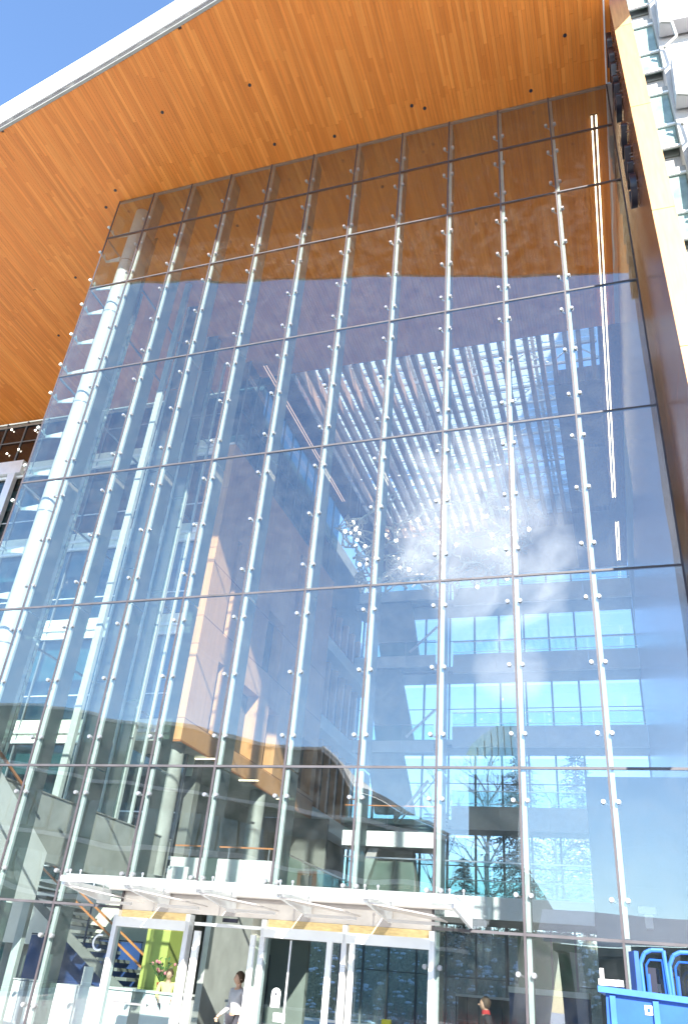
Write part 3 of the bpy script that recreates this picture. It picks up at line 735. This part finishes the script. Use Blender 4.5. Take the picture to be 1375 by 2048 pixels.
# interior downlights on the walls
for i, (x, y, z) in enumerate([(1.58, 13.0, 18.9), (1.58, 16.4, 19.2), (1.58, 19.5, 15.2)]):
    pass

# ------------------------------------------------------------------ entrance vestibule
ent = thing('entrance_doors', 'white framed automatic entrance doors under the glass canopy', 'doors', (9.9, 0, 0))
piece('header_panel', 'pinkpanel', ent, XF[4], XF[8], .03, .10, 2.64, 3.14)
for i in range(4, 8):
    xa, xb = XF[i], XF[i+1]
    piece('board_strip', 'osb', ent, xa+.03, xb-.03, .02, .07, 2.50, 2.635) if i != 5 else None
    if i != 5: piece('head_rail', 'white', ent, xa+.02, xb-.02, -.12, .06, 2.32, 2.495)
piece('head_rail', 'alu', ent, XF[5]+.1, XF[6]-.1, .02, .08, 2.44, 2.5)
for x in (XF[4], XF[5], XF[6], XF[7], XF[8]):
    piece('jamb', 'alu', ent, x-.05, x+.05, -.10, .10, .0, 2.62)
for x, w_ in ((8.52, .06), (9.72, .045), (11.28, .05), (11.72, .045)):
    piece('door_stile', 'white', ent, x-w_, x+w_, -.14, -.06, .03, 2.34)
for xa, xb in ((XF[4]+.06, 8.18), (9.76, 11.2), (11.78, XF[8]-.07)):
    lf = piece('door_leaf', 'glassS', ent, xa, xb, -.02, .0, .1, 2.3)
    piece('bottom_rail', 'white', lf, xa, xb, -.04, .02, .02, .098)
piece('mid_stile', 'alu', ent, 10.46, 10.49, -.04, -.02, .1, 2.3)
piece('motion_sensor', 'black', ent, 8.98, 9.30, -.03, .015, 2.53, 2.60)
MB().path([(6.98, -.12, 1.02), (6.98, -.2, 1.02), (7.7, -.2, 1.02), (7.7, -.12, 1.02)], .022).build('push_bar', 'steel', ent)
MB().prism([(10.28+.09*math.cos(t), -.03, 1.42+.09*math.sin(t)) for t in [math.pi*k/8 for k in range(9)]] + [(10.19, -.03, 1.20), (10.37, -.03, 1.20)], (0, .008, 0)).build('arched_sticker', 'white', ent)
MB().prism([(10.28, -.034, 1.45), (10.30, -.034, 1.41), (10.28, -.034, 1.37), (10.26, -.034, 1.41)], (0, .003, 0)).build('arrow_mark', 'black', ent)
piece('paper_sticker', 'white', ent, 10.27, 10.50, -.03, -.022, .98, 1.12)
MB().path([(XF[4]-.3+.14*math.cos(t), -.05, 2.0+.14*math.sin(t)) for t in [1.2+k*.45 for k in range(10)]], .02).build('hook_handle', 'white', ent)

cnp = thing('entrance_canopy', 'low glass and steel canopy over the entrance doors', 'canopy', (9.6, -1, 3))
xsn = [6.3, 7.7, 9.2, 10.8, 12.4, 13.95]
for i, (a, b) in enumerate(zip(xsn, xsn[1:])):
    piece('glass_panel', 'glassCan', cnp, a+.03, b-.03, -1.75, -.10, 3.03, 3.05, rx(-.03))
    piece('tilted_panel', 'pinkpanel', cnp, a+.05, a+1.2, -1.72, -.6, 2.80, 2.82, Matrix.Rotation(.12, 4, 'Y'))
    piece('front_channel', 'alu', cnp, a+.005, b-.005, -1.83, -1.76, 2.93, 3.03)
    piece('strip_light', 'white', cnp, a+.1, b-.5, -.62, -.55, 2.68, 2.73)
for x in xsn[:-1]+[13.9]:
    MB().prism([(x-.03, -1.70, 2.88), (x-.03, -.02, 2.70), (x-.03, -.02, 2.98), (x-.03, -1.70, 2.98)], (.06, 0, 0)).build('outrigger', 'alu', cnp)
    mb = MB()
    for dx in (-.12, .12):
        for y in (-1.4, -.5): mb.tube((x+dx, y, 2.95), (x+dx, y, 3.18), .014, n=6).ball((x+dx, y, 3.17), .03, 6, 4)
    tag(mb.build('spider_pegs', 'polished', cnp), kind='stuff')
piece('back_beam', 'pinkpanel', cnp, 6.3, 13.95, -.09, .0, 2.98, 3.14)

# lobby furniture and people
ct = thing('reception_counter', 'long white reception counter with grey centre panel inside the doors', 'counter', (4.4, 4.2, 0))
piece('counter_body', 'white', ct, 4.1, 6.2, 4.0, 4.8, .02, 1.12); piece('grey_band', 'greytrim', ct, 4.9, 5.2, 3.985, 3.998, .02, 1.12); piece('worktop', 'white', ct, 4.05, 6.25, 3.95, 4.85, 1.125, 1.17)
ct = thing('low_counter', 'broad white counter block left of the doors behind glass', 'counter', (3, 4.4, 0))
piece('counter_body', 'white', ct, 2.35, 3.95, 4.2, 5.0, .02, 1.12); piece('grey_band', 'alu', ct, 2.95, 3.2, 4.18, 4.198, .02, 1.12)
t = thing('ticket_stand', 'slim white upright panel leaning at the left end of the counter', 'stand', (2.2, 4.0, 0)); piece('board', 'white', t, 2.15, 2.35, 4.0, 4.05, .6, 1.75); piece('foot', 'alu', t, 2.0, 2.45, 3.9, 4.15, .02, .6)
t = thing('notice_card', 'small white card standing on the broad white counter', 'sign', (3.1, 4.4, 1.12)); piece('card', 'white', t, 3.15, 3.45, 4.35, 4.37, 1.125, 1.55); piece('base', 'alu', t, 3.1, 3.5, 4.33, 4.43, 1.122, 1.14)
for xa, lab in ((1.35, 'angled white display plinth at far left'), (1.85, 'straight white display plinth left of the broad counter')):
    t = thing('display_plinth', lab, 'plinth', (xa, 4.0, 0), 'white display plinths'); piece('body', 'white', t, xa, xa+.34, 4.0, 4.5, .02, 1.1, rz(.15)); piece('top', 'alu', t, xa-.02, xa+.36, 3.98, 4.52, 1.12, 1.15, rz(.15))
t = thing('lime_column', 'bright lime green square column behind the flowers', 'column', (4.75, 5.0, 0)); piece('shaft', 'lime', t, 4.25, 4.95, 5.3, 6.0, 1.2, 3.2); piece('base', 'lime', t, 4.25, 4.95, 5.3, 6.0, .02, 1.195)
t = thing('blue_banner', 'dark blue draped display banner under the stair', 'banner', (1.8, 6.0, 0)); piece('cloth', 'banner', t, -1.0, 2.9, 7.4, 7.44, .7, 2.25); piece('rail', 'black', t, -1.0, 2.9, 7.39, 7.45, 2.26, 2.3)
t = thing('bouquet', 'vase of pink and green flowers on the reception counter', 'flowers', (5.45, 4.3, 1.17))
MB().tube((5.45, 4.3, 1.17), (5.45, 4.3, 1.36), .06, .09, n=12).build('vase', 'red', t)
mb = MB(); mf = MB(); rnd = random.Random(5)
for k in range(46):
    a = rnd.uniform(0, 6.28); e = rnd.uniform(.1, .8); r_ = rnd.uniform(.2, .55)
    p = Vector((5.45+math.cos(a)*r_*math.sin(e)*1.0, 4.3+math.sin(a)*r_*math.sin(e), 1.36+r_*math.cos(e)))
    mb.tube((5.45, 4.3, 1.34), p, .006, n=4)
    d = Vector((rnd.gauss(0, 1), rnd.gauss(0, 1), rnd.gauss(0, 1))).normalized()*.07; e2 = d.orthogonal().normalized()*.03
    mb.add([p-d, p+e2, p+d, p-e2], [(0, 1, 2, 3)])
    if k % 3 == 0: mf.ball(p, .04, 7, 4)
mb.build('stems', 'leaf', t); mf.build('blooms', 'pinkflower', t)
t = thing('floor_sign', 'yellow wet floor sign standing inside the glass door', 'sign', (11.9, 1.4, 0))
MB().prism([(11.80, 1.6, .02), (12.06, 1.6, .02), (12.02, 1.75, 1.15), (11.84, 1.75, 1.15)], (0, .02, 0)).build('front_board', 'yellow', t)
MB().prism([(11.80, 1.95, .02), (12.06, 1.95, .02), (12.02, 1.80, 1.15), (11.84, 1.80, 1.15)], (0, .02, 0)).build('back_board', 'yellow', t)
piece('print', 'black', t, 11.88, 11.98, 1.70, 1.705, .92, 1.0)
t = thing('recycling_bin', 'square steel bin beside the dark doorway', 'bin', (8.6, 2, 0)); piece('body', 'steel', t, 8.35, 8.75, 2.0, 2.4, .02, 1.15); piece('lid', 'frame', t, 8.33, 8.77, 1.98, 2.42, 1.155, 1.2)
t = thing('lobby_column', 'pale plastered column behind the sliding door', 'column', (9.6, .8, 0)); MB().tube((9.50, .55, 0), (9.50, .55, 2.9), .12, n=20, cap=False).build('shaft', 'cream', t, smooth=True)
lwall = thing('lobby_partition', 'grey partition with dark doorway behind the open entrance door', 'wall', (9, 5, 0))
piece('wall', 'concrete', lwall, 7.2, 7.35, 2.8, 6.5, .02, 3.0); piece('wall', 'darkconc', lwall, 2.2, 7.2, 9.9, 10.1, .02, 3.4); piece('door', 'black', lwall, 5.0, 6.0, 9.82, 9.88, .03, 2.3)
piece('ceiling', 'darkconc', lwall, 1.6, 8.2, 6.0, 12.2, 3.42, 3.58)

def person(label, base, h, pose, cols, heading=0.0):
    """figure grown as one skin from a posed skeleton; pose gives joints in units of height"""
    t = thing('person', label, 'person', base)
    J = dict(pel=(0, 0, .53), sp=(0, 0, .63), ch=(0, 0, .75), nk=(0, 0, .84), hd=(0, -.012, .885), ht=(0, -.012, .955),
             ls=(.115, 0, .80), le=(.14, .01, .63), lw=(.14, -.04, .49), lh=(.14, -.06, .435),
             rs=(-.115, 0, .80), re=(-.14, .01, .63), rw=(-.14, -.04, .49), rh=(-.14, -.06, .435),
             lp=(.055, 0, .51), lk=(.06, -.01, .28), la=(.06, .01, .045), lt=(.065, -.08, .02),
             rp=(-.055, 0, .51), rk=(-.06, -.01, .28), ra=(-.06, .01, .045), rt=(-.065, -.08, .02))
    J.update(pose)
    RAD = dict(pel=.075, sp=.068, ch=.078, nk=.03, hd=.045, ht=.04, ls=.036, le=.026, lw=.018, lh=.016, rs=.036, re=.026, rw=.018, rh=.016, lp=.055, lk=.034, la=.022, lt=.02, rp=.055, rk=.034, ra=.022, rt=.02)
    E = [('pel', 'sp'), ('sp', 'ch'), ('ch', 'nk'), ('nk', 'hd'), ('hd', 'ht'), ('ch', 'ls'), ('ls', 'le'), ('le', 'lw'), ('lw', 'lh'), ('ch', 'rs'), ('rs', 're'), ('re', 'rw'), ('rw', 'rh'), ('pel', 'lp'), ('lp', 'lk'), ('lk', 'la'), ('la', 'lt'), ('pel', 'rp'), ('rp', 'rk'), ('rk', 'ra'), ('ra', 'rt')]
    Rm = Matrix.Rotation(heading, 4, 'Z')
    def grow(name, keys, m, fat=1.0):
        ks_ = [k for k in J if k in keys]; idx = {k: i for i, k in enumerate(ks_)}
        me = bpy.data.meshes.new(name); me.from_pydata([tuple(Rm @ Vector(J[k])*h) for k in ks_], [(idx[a], idx[b]) for a, b in E if a in idx and b in idx], [])
        o = bpy.data.objects.new('tmp', me); COL.objects.link(o)
        md = o.modifiers.new('s', 'SKIN'); me.skin_vertices[0].data[0].use_root = True
        for k in ks_:
            r_ = RAD[k]*fat*h; me.skin_vertices[0].data[idx[k]].radius = (r_, r_*.8 if k in ('pel', 'sp', 'ch') else r_)
        sb = o.modifiers.new('u', 'SUBSURF'); sb.levels = 2
        dg = bpy.context.evaluated_depsgraph_get(); m2_ = bpy.data.meshes.new_from_object(o.evaluated_get(dg)); COL.objects.unlink(o); bpy.data.objects.remove(o)
        m2_.materials.clear(); m2_.materials.append(M[m])
        for p in m2_.polygons: p.use_smooth = True
        o2 = bpy.data.objects.new(name, m2_); return link(o2, Matrix.Translation(base), t)
    grow('body', list(J), 'skin', .92)
    grow('top', ['pel', 'sp', 'ch', 'ls', 'le', 'lw', 'rs', 're', 'rw'], cols[0], 1.12)
    grow('trousers', ['pel', 'lp', 'lk', 'la', 'rp', 'rk', 'ra'], cols[1], 1.12)
    hp = Rm @ Vector(J['hd'])*h + Vector(base)
    top = Rm @ Vector(J['ht'])*h + Vector(base); c = (hp+top)/2
    MB().ball(c+(Rm @ Vector((0, .012*h, .012*h))), .058*h, 14, 9, (1, 1.1, 1.15)).build('hair', cols[2], t, smooth=True)
    fm = MB(); fc = c+(Rm @ Vector((0, -.016*h, -.006*h))); fm.ball(fc, .050*h, 14, 9, (.85, 1, 1.15)); fm.ball(fc+(Rm @ Vector((0, -.052*h, -.004*h))), .010*h, 6, 5)
    for s in (-1, 1): fm.ball(fc+(Rm @ Vector((s*.044*h, .01*h, 0))), .012*h, 6, 5)
    fm.build('face', 'skin', t, smooth=True)
    for s, k in ((1, 'l'), (-1, 'r')):
        hnd = Rm @ Vector(J[k+'h'])*h + Vector(base); fg = MB()
        for q in range(4):
            d = Rm @ Vector((0, (q-1.5)*.011, -.045+.004*abs(q-1.5)))*h; fg.tube(hnd+(Rm @ Vector((0, (q-1.5)*.010, -.006)))*h, hnd+d*.7, .0055*h, .005*h, n=5); fg.tube(hnd+d*.7, hnd+d+(Rm @ Vector((-s*.008, 0, 0)))*h, .005*h, .004*h, n=5)
        fg.tube(hnd, hnd+(Rm @ Vector((0, -.028, -.016)))*h, .006*h, .005*h, n=5)
        fg.build('hand', 'skin', t, smooth=True)
    sh = MB()
    for k in 'lr':
        a = Rm @ Vector(J[k+'a'])*h + Vector(base); b = Rm @ Vector(J[k+'t'])*h + Vector(base)
        sh.bar((a.x, a.y, base[2]+.035 if a.z-base[2] < .12*h else a.z), (b.x, b.y, base[2]+.03 if b.z-base[2] < .12*h else b.z), .085, .07)
    sh.build('shoes', 'black', t)
    return t
person('person in a pale yellow jacket standing behind the reception counter, hands forward', (5.75, 4.15, .02), 1.66, dict(le=(.14, -.02, .65), lw=(.10, -.12, .62), lh=(.09, -.15, .60), re=(-.14, -.02, .65), rw=(-.10, -.12, .62), rh=(-.09, -.15, .60)), ('jacket', 'trousers', 'hair'), .4)
person('person in grey shirt and dark trousers walking out through the dark doorway', (9.1, .9, .02), 1.72, dict(lk=(.06, -.12, .29), la=(.06, -.14, .05), lt=(.06, -.22, .03), rk=(-.06, .05, .28), ra=(-.06, .20, .08), rt=(-.06, .14, .03), rw=(-.14, -.12, .55), rh=(-.14, -.16, .52)), ('greyshirt', 'trousers', 'hair'), -.5)
pp = person('person in a black coat with red scarf walking past inside the glass', (13.9, 1.6, .02), 1.68, dict(lk=(.06, -.10, .29), la=(.06, -.10, .05), lt=(.06, -.18, .03), rk=(-.06, .04, .28), ra=(-.06, .18, .08), rt=(-.06, .12, .03)), ('coat', 'trousers', 'hair'), -1.2)
MB().tube((13.9, 1.6, 1.40), (13.9, 1.6, 1.47), .085, .07, n=14).box(13.93, 13.99, 1.46, 1.50, .95, 1.40).build('scarf', 'red', pp)

# green machine and shelving far inside on the ground floor
t = thing('green_kiosk', 'dark green glazed kiosk with pale counter at the back of the ground floor', 'kiosk', (14, 12, 0))
piece('back', 'green', t, 13.2, 15.0, 12.4, 12.5, 1.5, 3.6); piece('counter', 'lightpanel', t, 13.0, 15.3, 11.6, 12.3, 1.9, 2.05); piece('base', 'banner', t, 13.0, 15.3, 11.7, 12.25, .03, 1.9); piece('shelf', 'alu', t, 13.0, 15.0, 11.9, 12.3, 1.2, 1.26)
for x in (13.0, 13.6, 14.3, 15.0): piece('post', 'black', t, x-.03, x+.03, 11.6, 11.66, 2.06, 3.6)
t = thing('dining_furniture', 'row of dark cafe shelving under the rear balcony', 'shelf unit', (11, 18, 0))
piece('shelf', 'lightpanel', t, 10.2, 13.2, 18, 18.5, 1.7, 1.78); piece('shelf', 'darkconc', t, 10.2, 13.2, 18, 18.5, .9, .96); piece('back', 'darkconc', t, 10.2, 13.2, 18.5, 18.55, .03, 1.7)
for i in range(8): piece('upright', 'black', t, 10.2+i*.42, 10.24+i*.42, 17.98, 18.0, .03, 1.7)

# ------------------------------------------------------------------ blue bin and barrier in front
bn = thing('blue_skip', 'blue ribbed steel skip standing in front of the glass', 'skip', (17.2, -4.5, 0))
MB().prism([(16.27, -5.2, 0.02), (20.5, -5.2, 0.02), (20.5, -5.2, 1.64), (16.32, -5.2, 1.81)], (0, 1.8, 0)).build('body', 'blue', bn)
MB().prism([(16.24, -5.26, 1.80), (20.5, -5.26, 1.62), (20.5, -5.26, 1.69), (16.24, -5.26, 1.86)], (0, 1.92, 0)).build('rim', 'bluelight', bn)
for i in range(8):
    x = 16.36+i*.45
    piece('rib', 'bluelight', bn, x, x+.06, -5.24, -5.203, .05, 1.78-.041*(x-16.2))
piece('label_plate', 'white', bn, 16.72, 16.80, -5.212, -5.202, 1.62, 1.71); piece('label_mark', 'blue', bn, 16.745, 16.775, -5.218, -5.213, 1.645, 1.685)
t = thing('concrete_block', 'small pale block with upright stub lying on the skip rim', 'block', (16.5, -4, 1.9)); MB().box(16.2, 16.5, -3.9, -3.6, 1.90, 1.97).box(16.22, 16.27, -3.85, -3.8, 1.97, 2.09).build('block', 'pale', t)
br = thing('blue_barrier', 'stack of bright blue arched plastic barriers behind the skip', 'barrier', (17, -3, 1.9))
for k in range(4):
    x0 = 16.74+k*.37; y0 = -3.0+.06*k
    pts = [(x0, y0, 1.75), (x0-.01, y0, 2.22), (x0+.05, y0, 2.34), (x0+.14, y0, 2.385), (x0+.30, y0, 2.39), (x0+.33, y0, 1.75)]
    MB().path(pts, .028, n=8).build('arched_frame', 'bluelight', br)
    MB().path([(x0+.06, y0+.02, 1.75), (x0+.06, y0+.02, 2.2), (x0+.11, y0+.02, 2.27), (x0+.27, y0+.02, 2.27), (x0+.28, y0+.02, 1.75)], .014, n=6).build('inner_frame', 'blue', br)
    piece('shaft', 'blue', br, x0+.05, x0+.10, y0+.03, y0+.06, 1.75, 2.1)
piece('end_board', 'blue', br, 16.62, 16.68, -3.05, -2.8, 1.2, 2.36, rz(.3)); piece('foot', 'blue', br, 16.5, 18.5, -3.2, -2.8, .02, .3); piece('panel', 'black', br, 16.76, 16.92, -2.9, -2.88, .3, 2.18)
piece('leg_panel', 'blue', br, 16.7, 18.4, -2.98, -2.95, .3, 1.75)

# ------------------------------------------------------------------ neighbour on the right
nb = thing('white_neighbour', 'white panelled building with green glass bays beyond the blade wall', 'building', (22, 5, 0))
piece('wall', 'nbwall', nb, 20.9, 30, 3.6, 9, 0, 45)
piece('wall', 'nbwall', nb, 19.8, 20.9, 4.2, 9, 0, 45)
for k in range(7):
    z = 10.2+k*4.9-1.1
    bay = piece('window', 'greenglass', nb, 20.0, 20.88, 3.9, 3.92, z, z+3.4)
    piece('backing', 'darkconc', bay, 19.9, 20.88, 4.14, 4.18, z-.1, z+3.5)
    for dz in (0, 1.3, 3.35): piece('transom', 'white', bay, 19.9, 20.95, 3.80, 3.88, z+dz, z+dz+.1)
    piece('spandrel', 'greytrim', bay, 19.9, 20.9, 3.8, 3.98, z+3.46, z+3.72)
    MB().prism([(20.95, 2.9, z+1.7), (22.6, 2.9, z+1.5), (22.6, 2.9, z+4.3), (21.1, 2.9, z+4.5)], (0, .6, 0)).build('panel_box', 'nbbox', nb)
    MB().path([(21.0, 2.85, z+1.6), (21.35, 2.82, z+1.35), (21.4, 2.82, z+.3), (20.9, 2.85, z-.2)], .06).build('bracket', 'greytrim', nb)
    piece('grille', 'pale', nb, 21.5, 24, 3.5, 3.58, z-.4, z+.4)

# ------------------------------------------------------------------ behind the camera: library, parkade, planting
lib = thing('angular_library', 'long dark angular building with a leaning prow across the plaza', 'building', (-10, -60, 0))
MB().prism([(-70, -50, 0), (-70, -50, 27), (-8.0, -50, 19.2), (-5, -50, 15.9), (1.5, -50, 13.6), (10.2, -50, 9.8), (8.2, -50, 0)], (0, -26, 0)).build('body', 'libdark', lib)
MB().prism([(-70, -49.9, 27.05), (-8.0, -49.9, 19.25), (-8.0, -49.9, 19.5), (-70, -49.9, 27.4)], (0, -.5, 0)).build('roof_edge', 'pale', lib)
MB().prism([(-8, -49.9, 19.3), (-5, -49.9, 16.0), (1.5, -49.9, 13.7), (10.3, -49.9, 9.85), (10.3, -49.9, 10.05), (1.5, -49.9, 13.95), (-4.9, -49.9, 16.3), (-7.9, -49.9, 19.6)], (0, -.5, 0)).build('prow_edge', 'pale', lib)
for k in range(3):
    MB().prism([(-68, -49.7, 20.5-k*5.6), (4-k*1.0+3.5, -49.7, 12.0-k*4.0), (4-k*1.0+3.5, -49.7, 12.35-k*4.0), (-68, -49.7, 20.9-k*5.6)], (0, -.28, 0)).build('ledge', 'pale', lib)
for k in range(40):
    x = -66+k*1.75
    for j in range(2):
        za = 19.5-5.6*j-(x+68)*(.118-.02*j); MB().prism([(x, -49.8, za-3.2), (x+1.5, -49.8, za-3.3), (x+1.5, -49.8, za-.6), (x, -49.8, za-.5)], (0, -.18, 0)).build('window', 'glassDk', lib)
lan = thing('roof_lantern', 'curved green glass lantern above the angular building', 'roof lantern', (5.5, -62, 15))
pts = [(2.4+5.4*math.sin(t), -60, 18.9+6.0*(1-math.cos(t))) for t in [k*math.pi/2/10 for k in range(11)]]
MB().prism([(x, y, z) for x, y, z in [(2.4, -60, 19.2), (2.9, -60, 21.0), (3.7, -60, 22.6), (4.8, -60, 23.8), (6.2, -60, 24.8), (8.0, -60, 25.3), (8.0, -60, 19.6), (5, -60, 19.5)]], (0, -6, 0)).build('shell', 'glassGreen', lan)
for k in range(8): piece('rib', 'darkconc', lan, 2.9+k*.68, 2.98+k*.68, -60.1, -59.9, 19.5, 20.6+min(4.4, k*.85))
piece('support', 'libdark', lan, 3.4, 7.8, -65, -60.2, 0, 19.4)
pk = thing('low_parkade', 'long low parkade with added snowy roof sloped to catch sun across the road', 'building', (40, -55, 0))
MB().prism([(10.4, -51.7, 6.2), (10.4, -57.5, 8.5), (10.4, -57.5, 8.2), (10.4, -51.7, 5.9)], (80, 0, 0)).build('sun_catching_roof', 'snow', pk); piece('deck', 'darkconc', pk, 11, 90, -80, -52.02, 5.3, 5.85); piece('wall', 'darkconc', pk, 11, 90, -56, -55.6, 0, 5.6)  # roof pitch and snow added to catch sun as a bright reflected band
for k in range(12): piece('pier', 'pale', pk, 12+k*6.5, 12.7+k*6.5, -52.6, -52.05, 0, 5.6)

def bare_tree(label, x, y, z0, h, seed, m='palebark', group=None, spread=.55):
    rnd = random.Random(seed); t = thing('bare_tree', label, 'tree', (x, y, z0), group)
    MB().tube((x, y, z0), (x+rnd.gauss(0, .1), y, z0+h*.45), h*.016, h*.011, n=8).tube((x, y, z0+h*.42), (x+.1, y, z0+h), h*.010, .008, n=6).build('trunk', m, t)
    cr_ = MB()
    def grow(p, d, l, r, n):
        q = p+d*l; cr_.tube(p, q, r, r*.6, n=4, cap=False)
        if n == 0: return
        for _ in range(3):
            dd = (d+Vector((rnd.gauss(0, .42), rnd.gauss(0, .42), rnd.gauss(.12, .3)))).normalized(); grow(p+d*l*rnd.uniform(.45, 1), dd, l*rnd.uniform(.55, .75), r*.55, n-1)
    for k in range(13):
        zz = z0+h*(.22+.06*k); a = k*2.4; grow(Vector((x, y, zz)), Vector((math.cos(a)*spread, math.sin(a)*spread, .8)).normalized(), h*.2*(1-.045*k), h*.006, 4)
    cr_.build('crown', m, t); return t
def conifer(label, x, y, z0, h, seed, snow=True):
    rnd = random.Random(seed); t = thing('conifer_tree', label, 'tree', (x, y, z0), 'snowy conifers behind the building')
    MB().tube((x, y, z0), (x, y, z0+h), h*.018, .02, n=8).build('trunk', 'bark', t)
    cr_ = MB(); sn = MB()
    nl = int(h*5)
    for i in range(nl):
        zz = z0+h*(.10+.88*i/nl); R_ = (1-(i/nl))**.8*h*.26+.25
        for k in range(7):
            a = rnd.uniform(0, 6.28); Lr = R_*rnd.uniform(.55, 1.1); d = Vector((math.cos(a), math.sin(a), rnd.uniform(-.35, .05)))
            n_ = max(3, int(Lr/.22))
            for s in range(n_):
                p = Vector((x, y, zz))+d*Lr*(s+.6)/n_; p.z -= .12*Lr*((s/n_)**2)
                for q in range(3):
                    dd = (Vector((math.cos(a+rnd.choice((-1, 1))*rnd.uniform(.4, 1.2)), math.sin(a+rnd.uniform(-1, 1)), rnd.uniform(-.5, .1)))).normalized()*rnd.uniform(.22, .42)
                    e = dd.cross(Vector((0, 0, 1))).normalized()*.075
                    cr_.add([p, p+dd*.5+e, p+dd, p+dd*.5-e], [(0, 1, 2, 3)])
                if snow and rnd.random() < .16: sn.ball((p.x, p.y, p.z+.05), rnd.uniform(.06, .13), 6, 4, (1.4, 1.4, .5))
    cr_.build('crown', 'needle', t)
    if snow: tag(sn.build('snow_clumps', 'snow', t), kind='stuff')
    return t
conifer('snow dusted conifer seen through the middle of the rear windows', 9.4, 48, 4.6, 15, 1)
conifer('broad conifer seen through the right bay of the rear windows', 13.4, 52, 4.8, 16, 2)
conifer('small dark conifer low behind the rear windows', 5.6, 45, 4.0, 6.5, 3)
conifer('far conifer beside the stone core', 17.5, 58, 5, 14, 4)
bare_tree('tall bare pale barked tree beside the snowy conifer', 7.3, 45, 4.2, 14, 11, group='bare trees behind the building')
bare_tree('bare tree seen through the windows under the stair landings', 3.0, 48, 4.6, 12, 12, group='bare trees behind the building')
bare_tree('thin bare tree between the two large conifers', 11.6, 50, 4.8, 11, 13, group='bare trees behind the building')
# low scrub and snow patches on the bank
rnd = random.Random(9); sc_ = MB(); sp_ = MB()
for k in range(9000):
    x = rnd.uniform(-8, 26); y = rnd.uniform(37, 52); z = bank(x, y); hh = rnd.uniform(.25, 1.1); a = rnd.gauss(0, .35); b = rnd.gauss(0, .3)
    sc_.add([(x-.025, y, z-.1), (x+.025, y, z-.1), (x+a*hh, y+b*hh, z+hh)], [(0, 1, 2)])
tag(sc_.build('scrub', 'scrubtan'), 'dry tan scrub on the bank behind the building', 'scrub', kind='stuff')
for k in range(1500):
    x = rnd.uniform(-8, 26); y = rnd.uniform(37, 52); z = bank(x, y); sp_.ball((x, y, z+.05), rnd.uniform(.05, .22), 6, 4, (1.3, 1, .6))
tag(sp_.build('snow_patches', 'snow'), 'snow patches lying on the scrubby bank', 'snow', kind='stuff')
# planting on the plaza behind the camera
rw = MB()
for k in range(1500):
    x = rnd.uniform(6, 26); y = rnd.uniform(-23, -19.5); hh = rnd.uniform(.5, 1.3); rw.tube((x, y, 0), (x+rnd.gauss(0, .2), y+rnd.gauss(0, .2), hh), .012, .004, n=3, cap=False)
tag(rw.build('dogwood_twigs', 'redtwig'), 'red twigged dogwood bed on the snowy plaza', 'shrubs', kind='stuff')
bed = MB().box(5, 27, -24, -19, -.02, .12).build('planting_bed', 'snow'); tag(bed, kind='structure')
t = thing('low_wall', 'low grey seat wall along the planted bed', 'wall', (16, -24.3, 0)); piece('wall', 'concrete', t, 0, 30, -24.6, -24.2, 0, .55); piece('coping', 'snow', t, 0, 30, -24.65, -24.15, .555, .66)
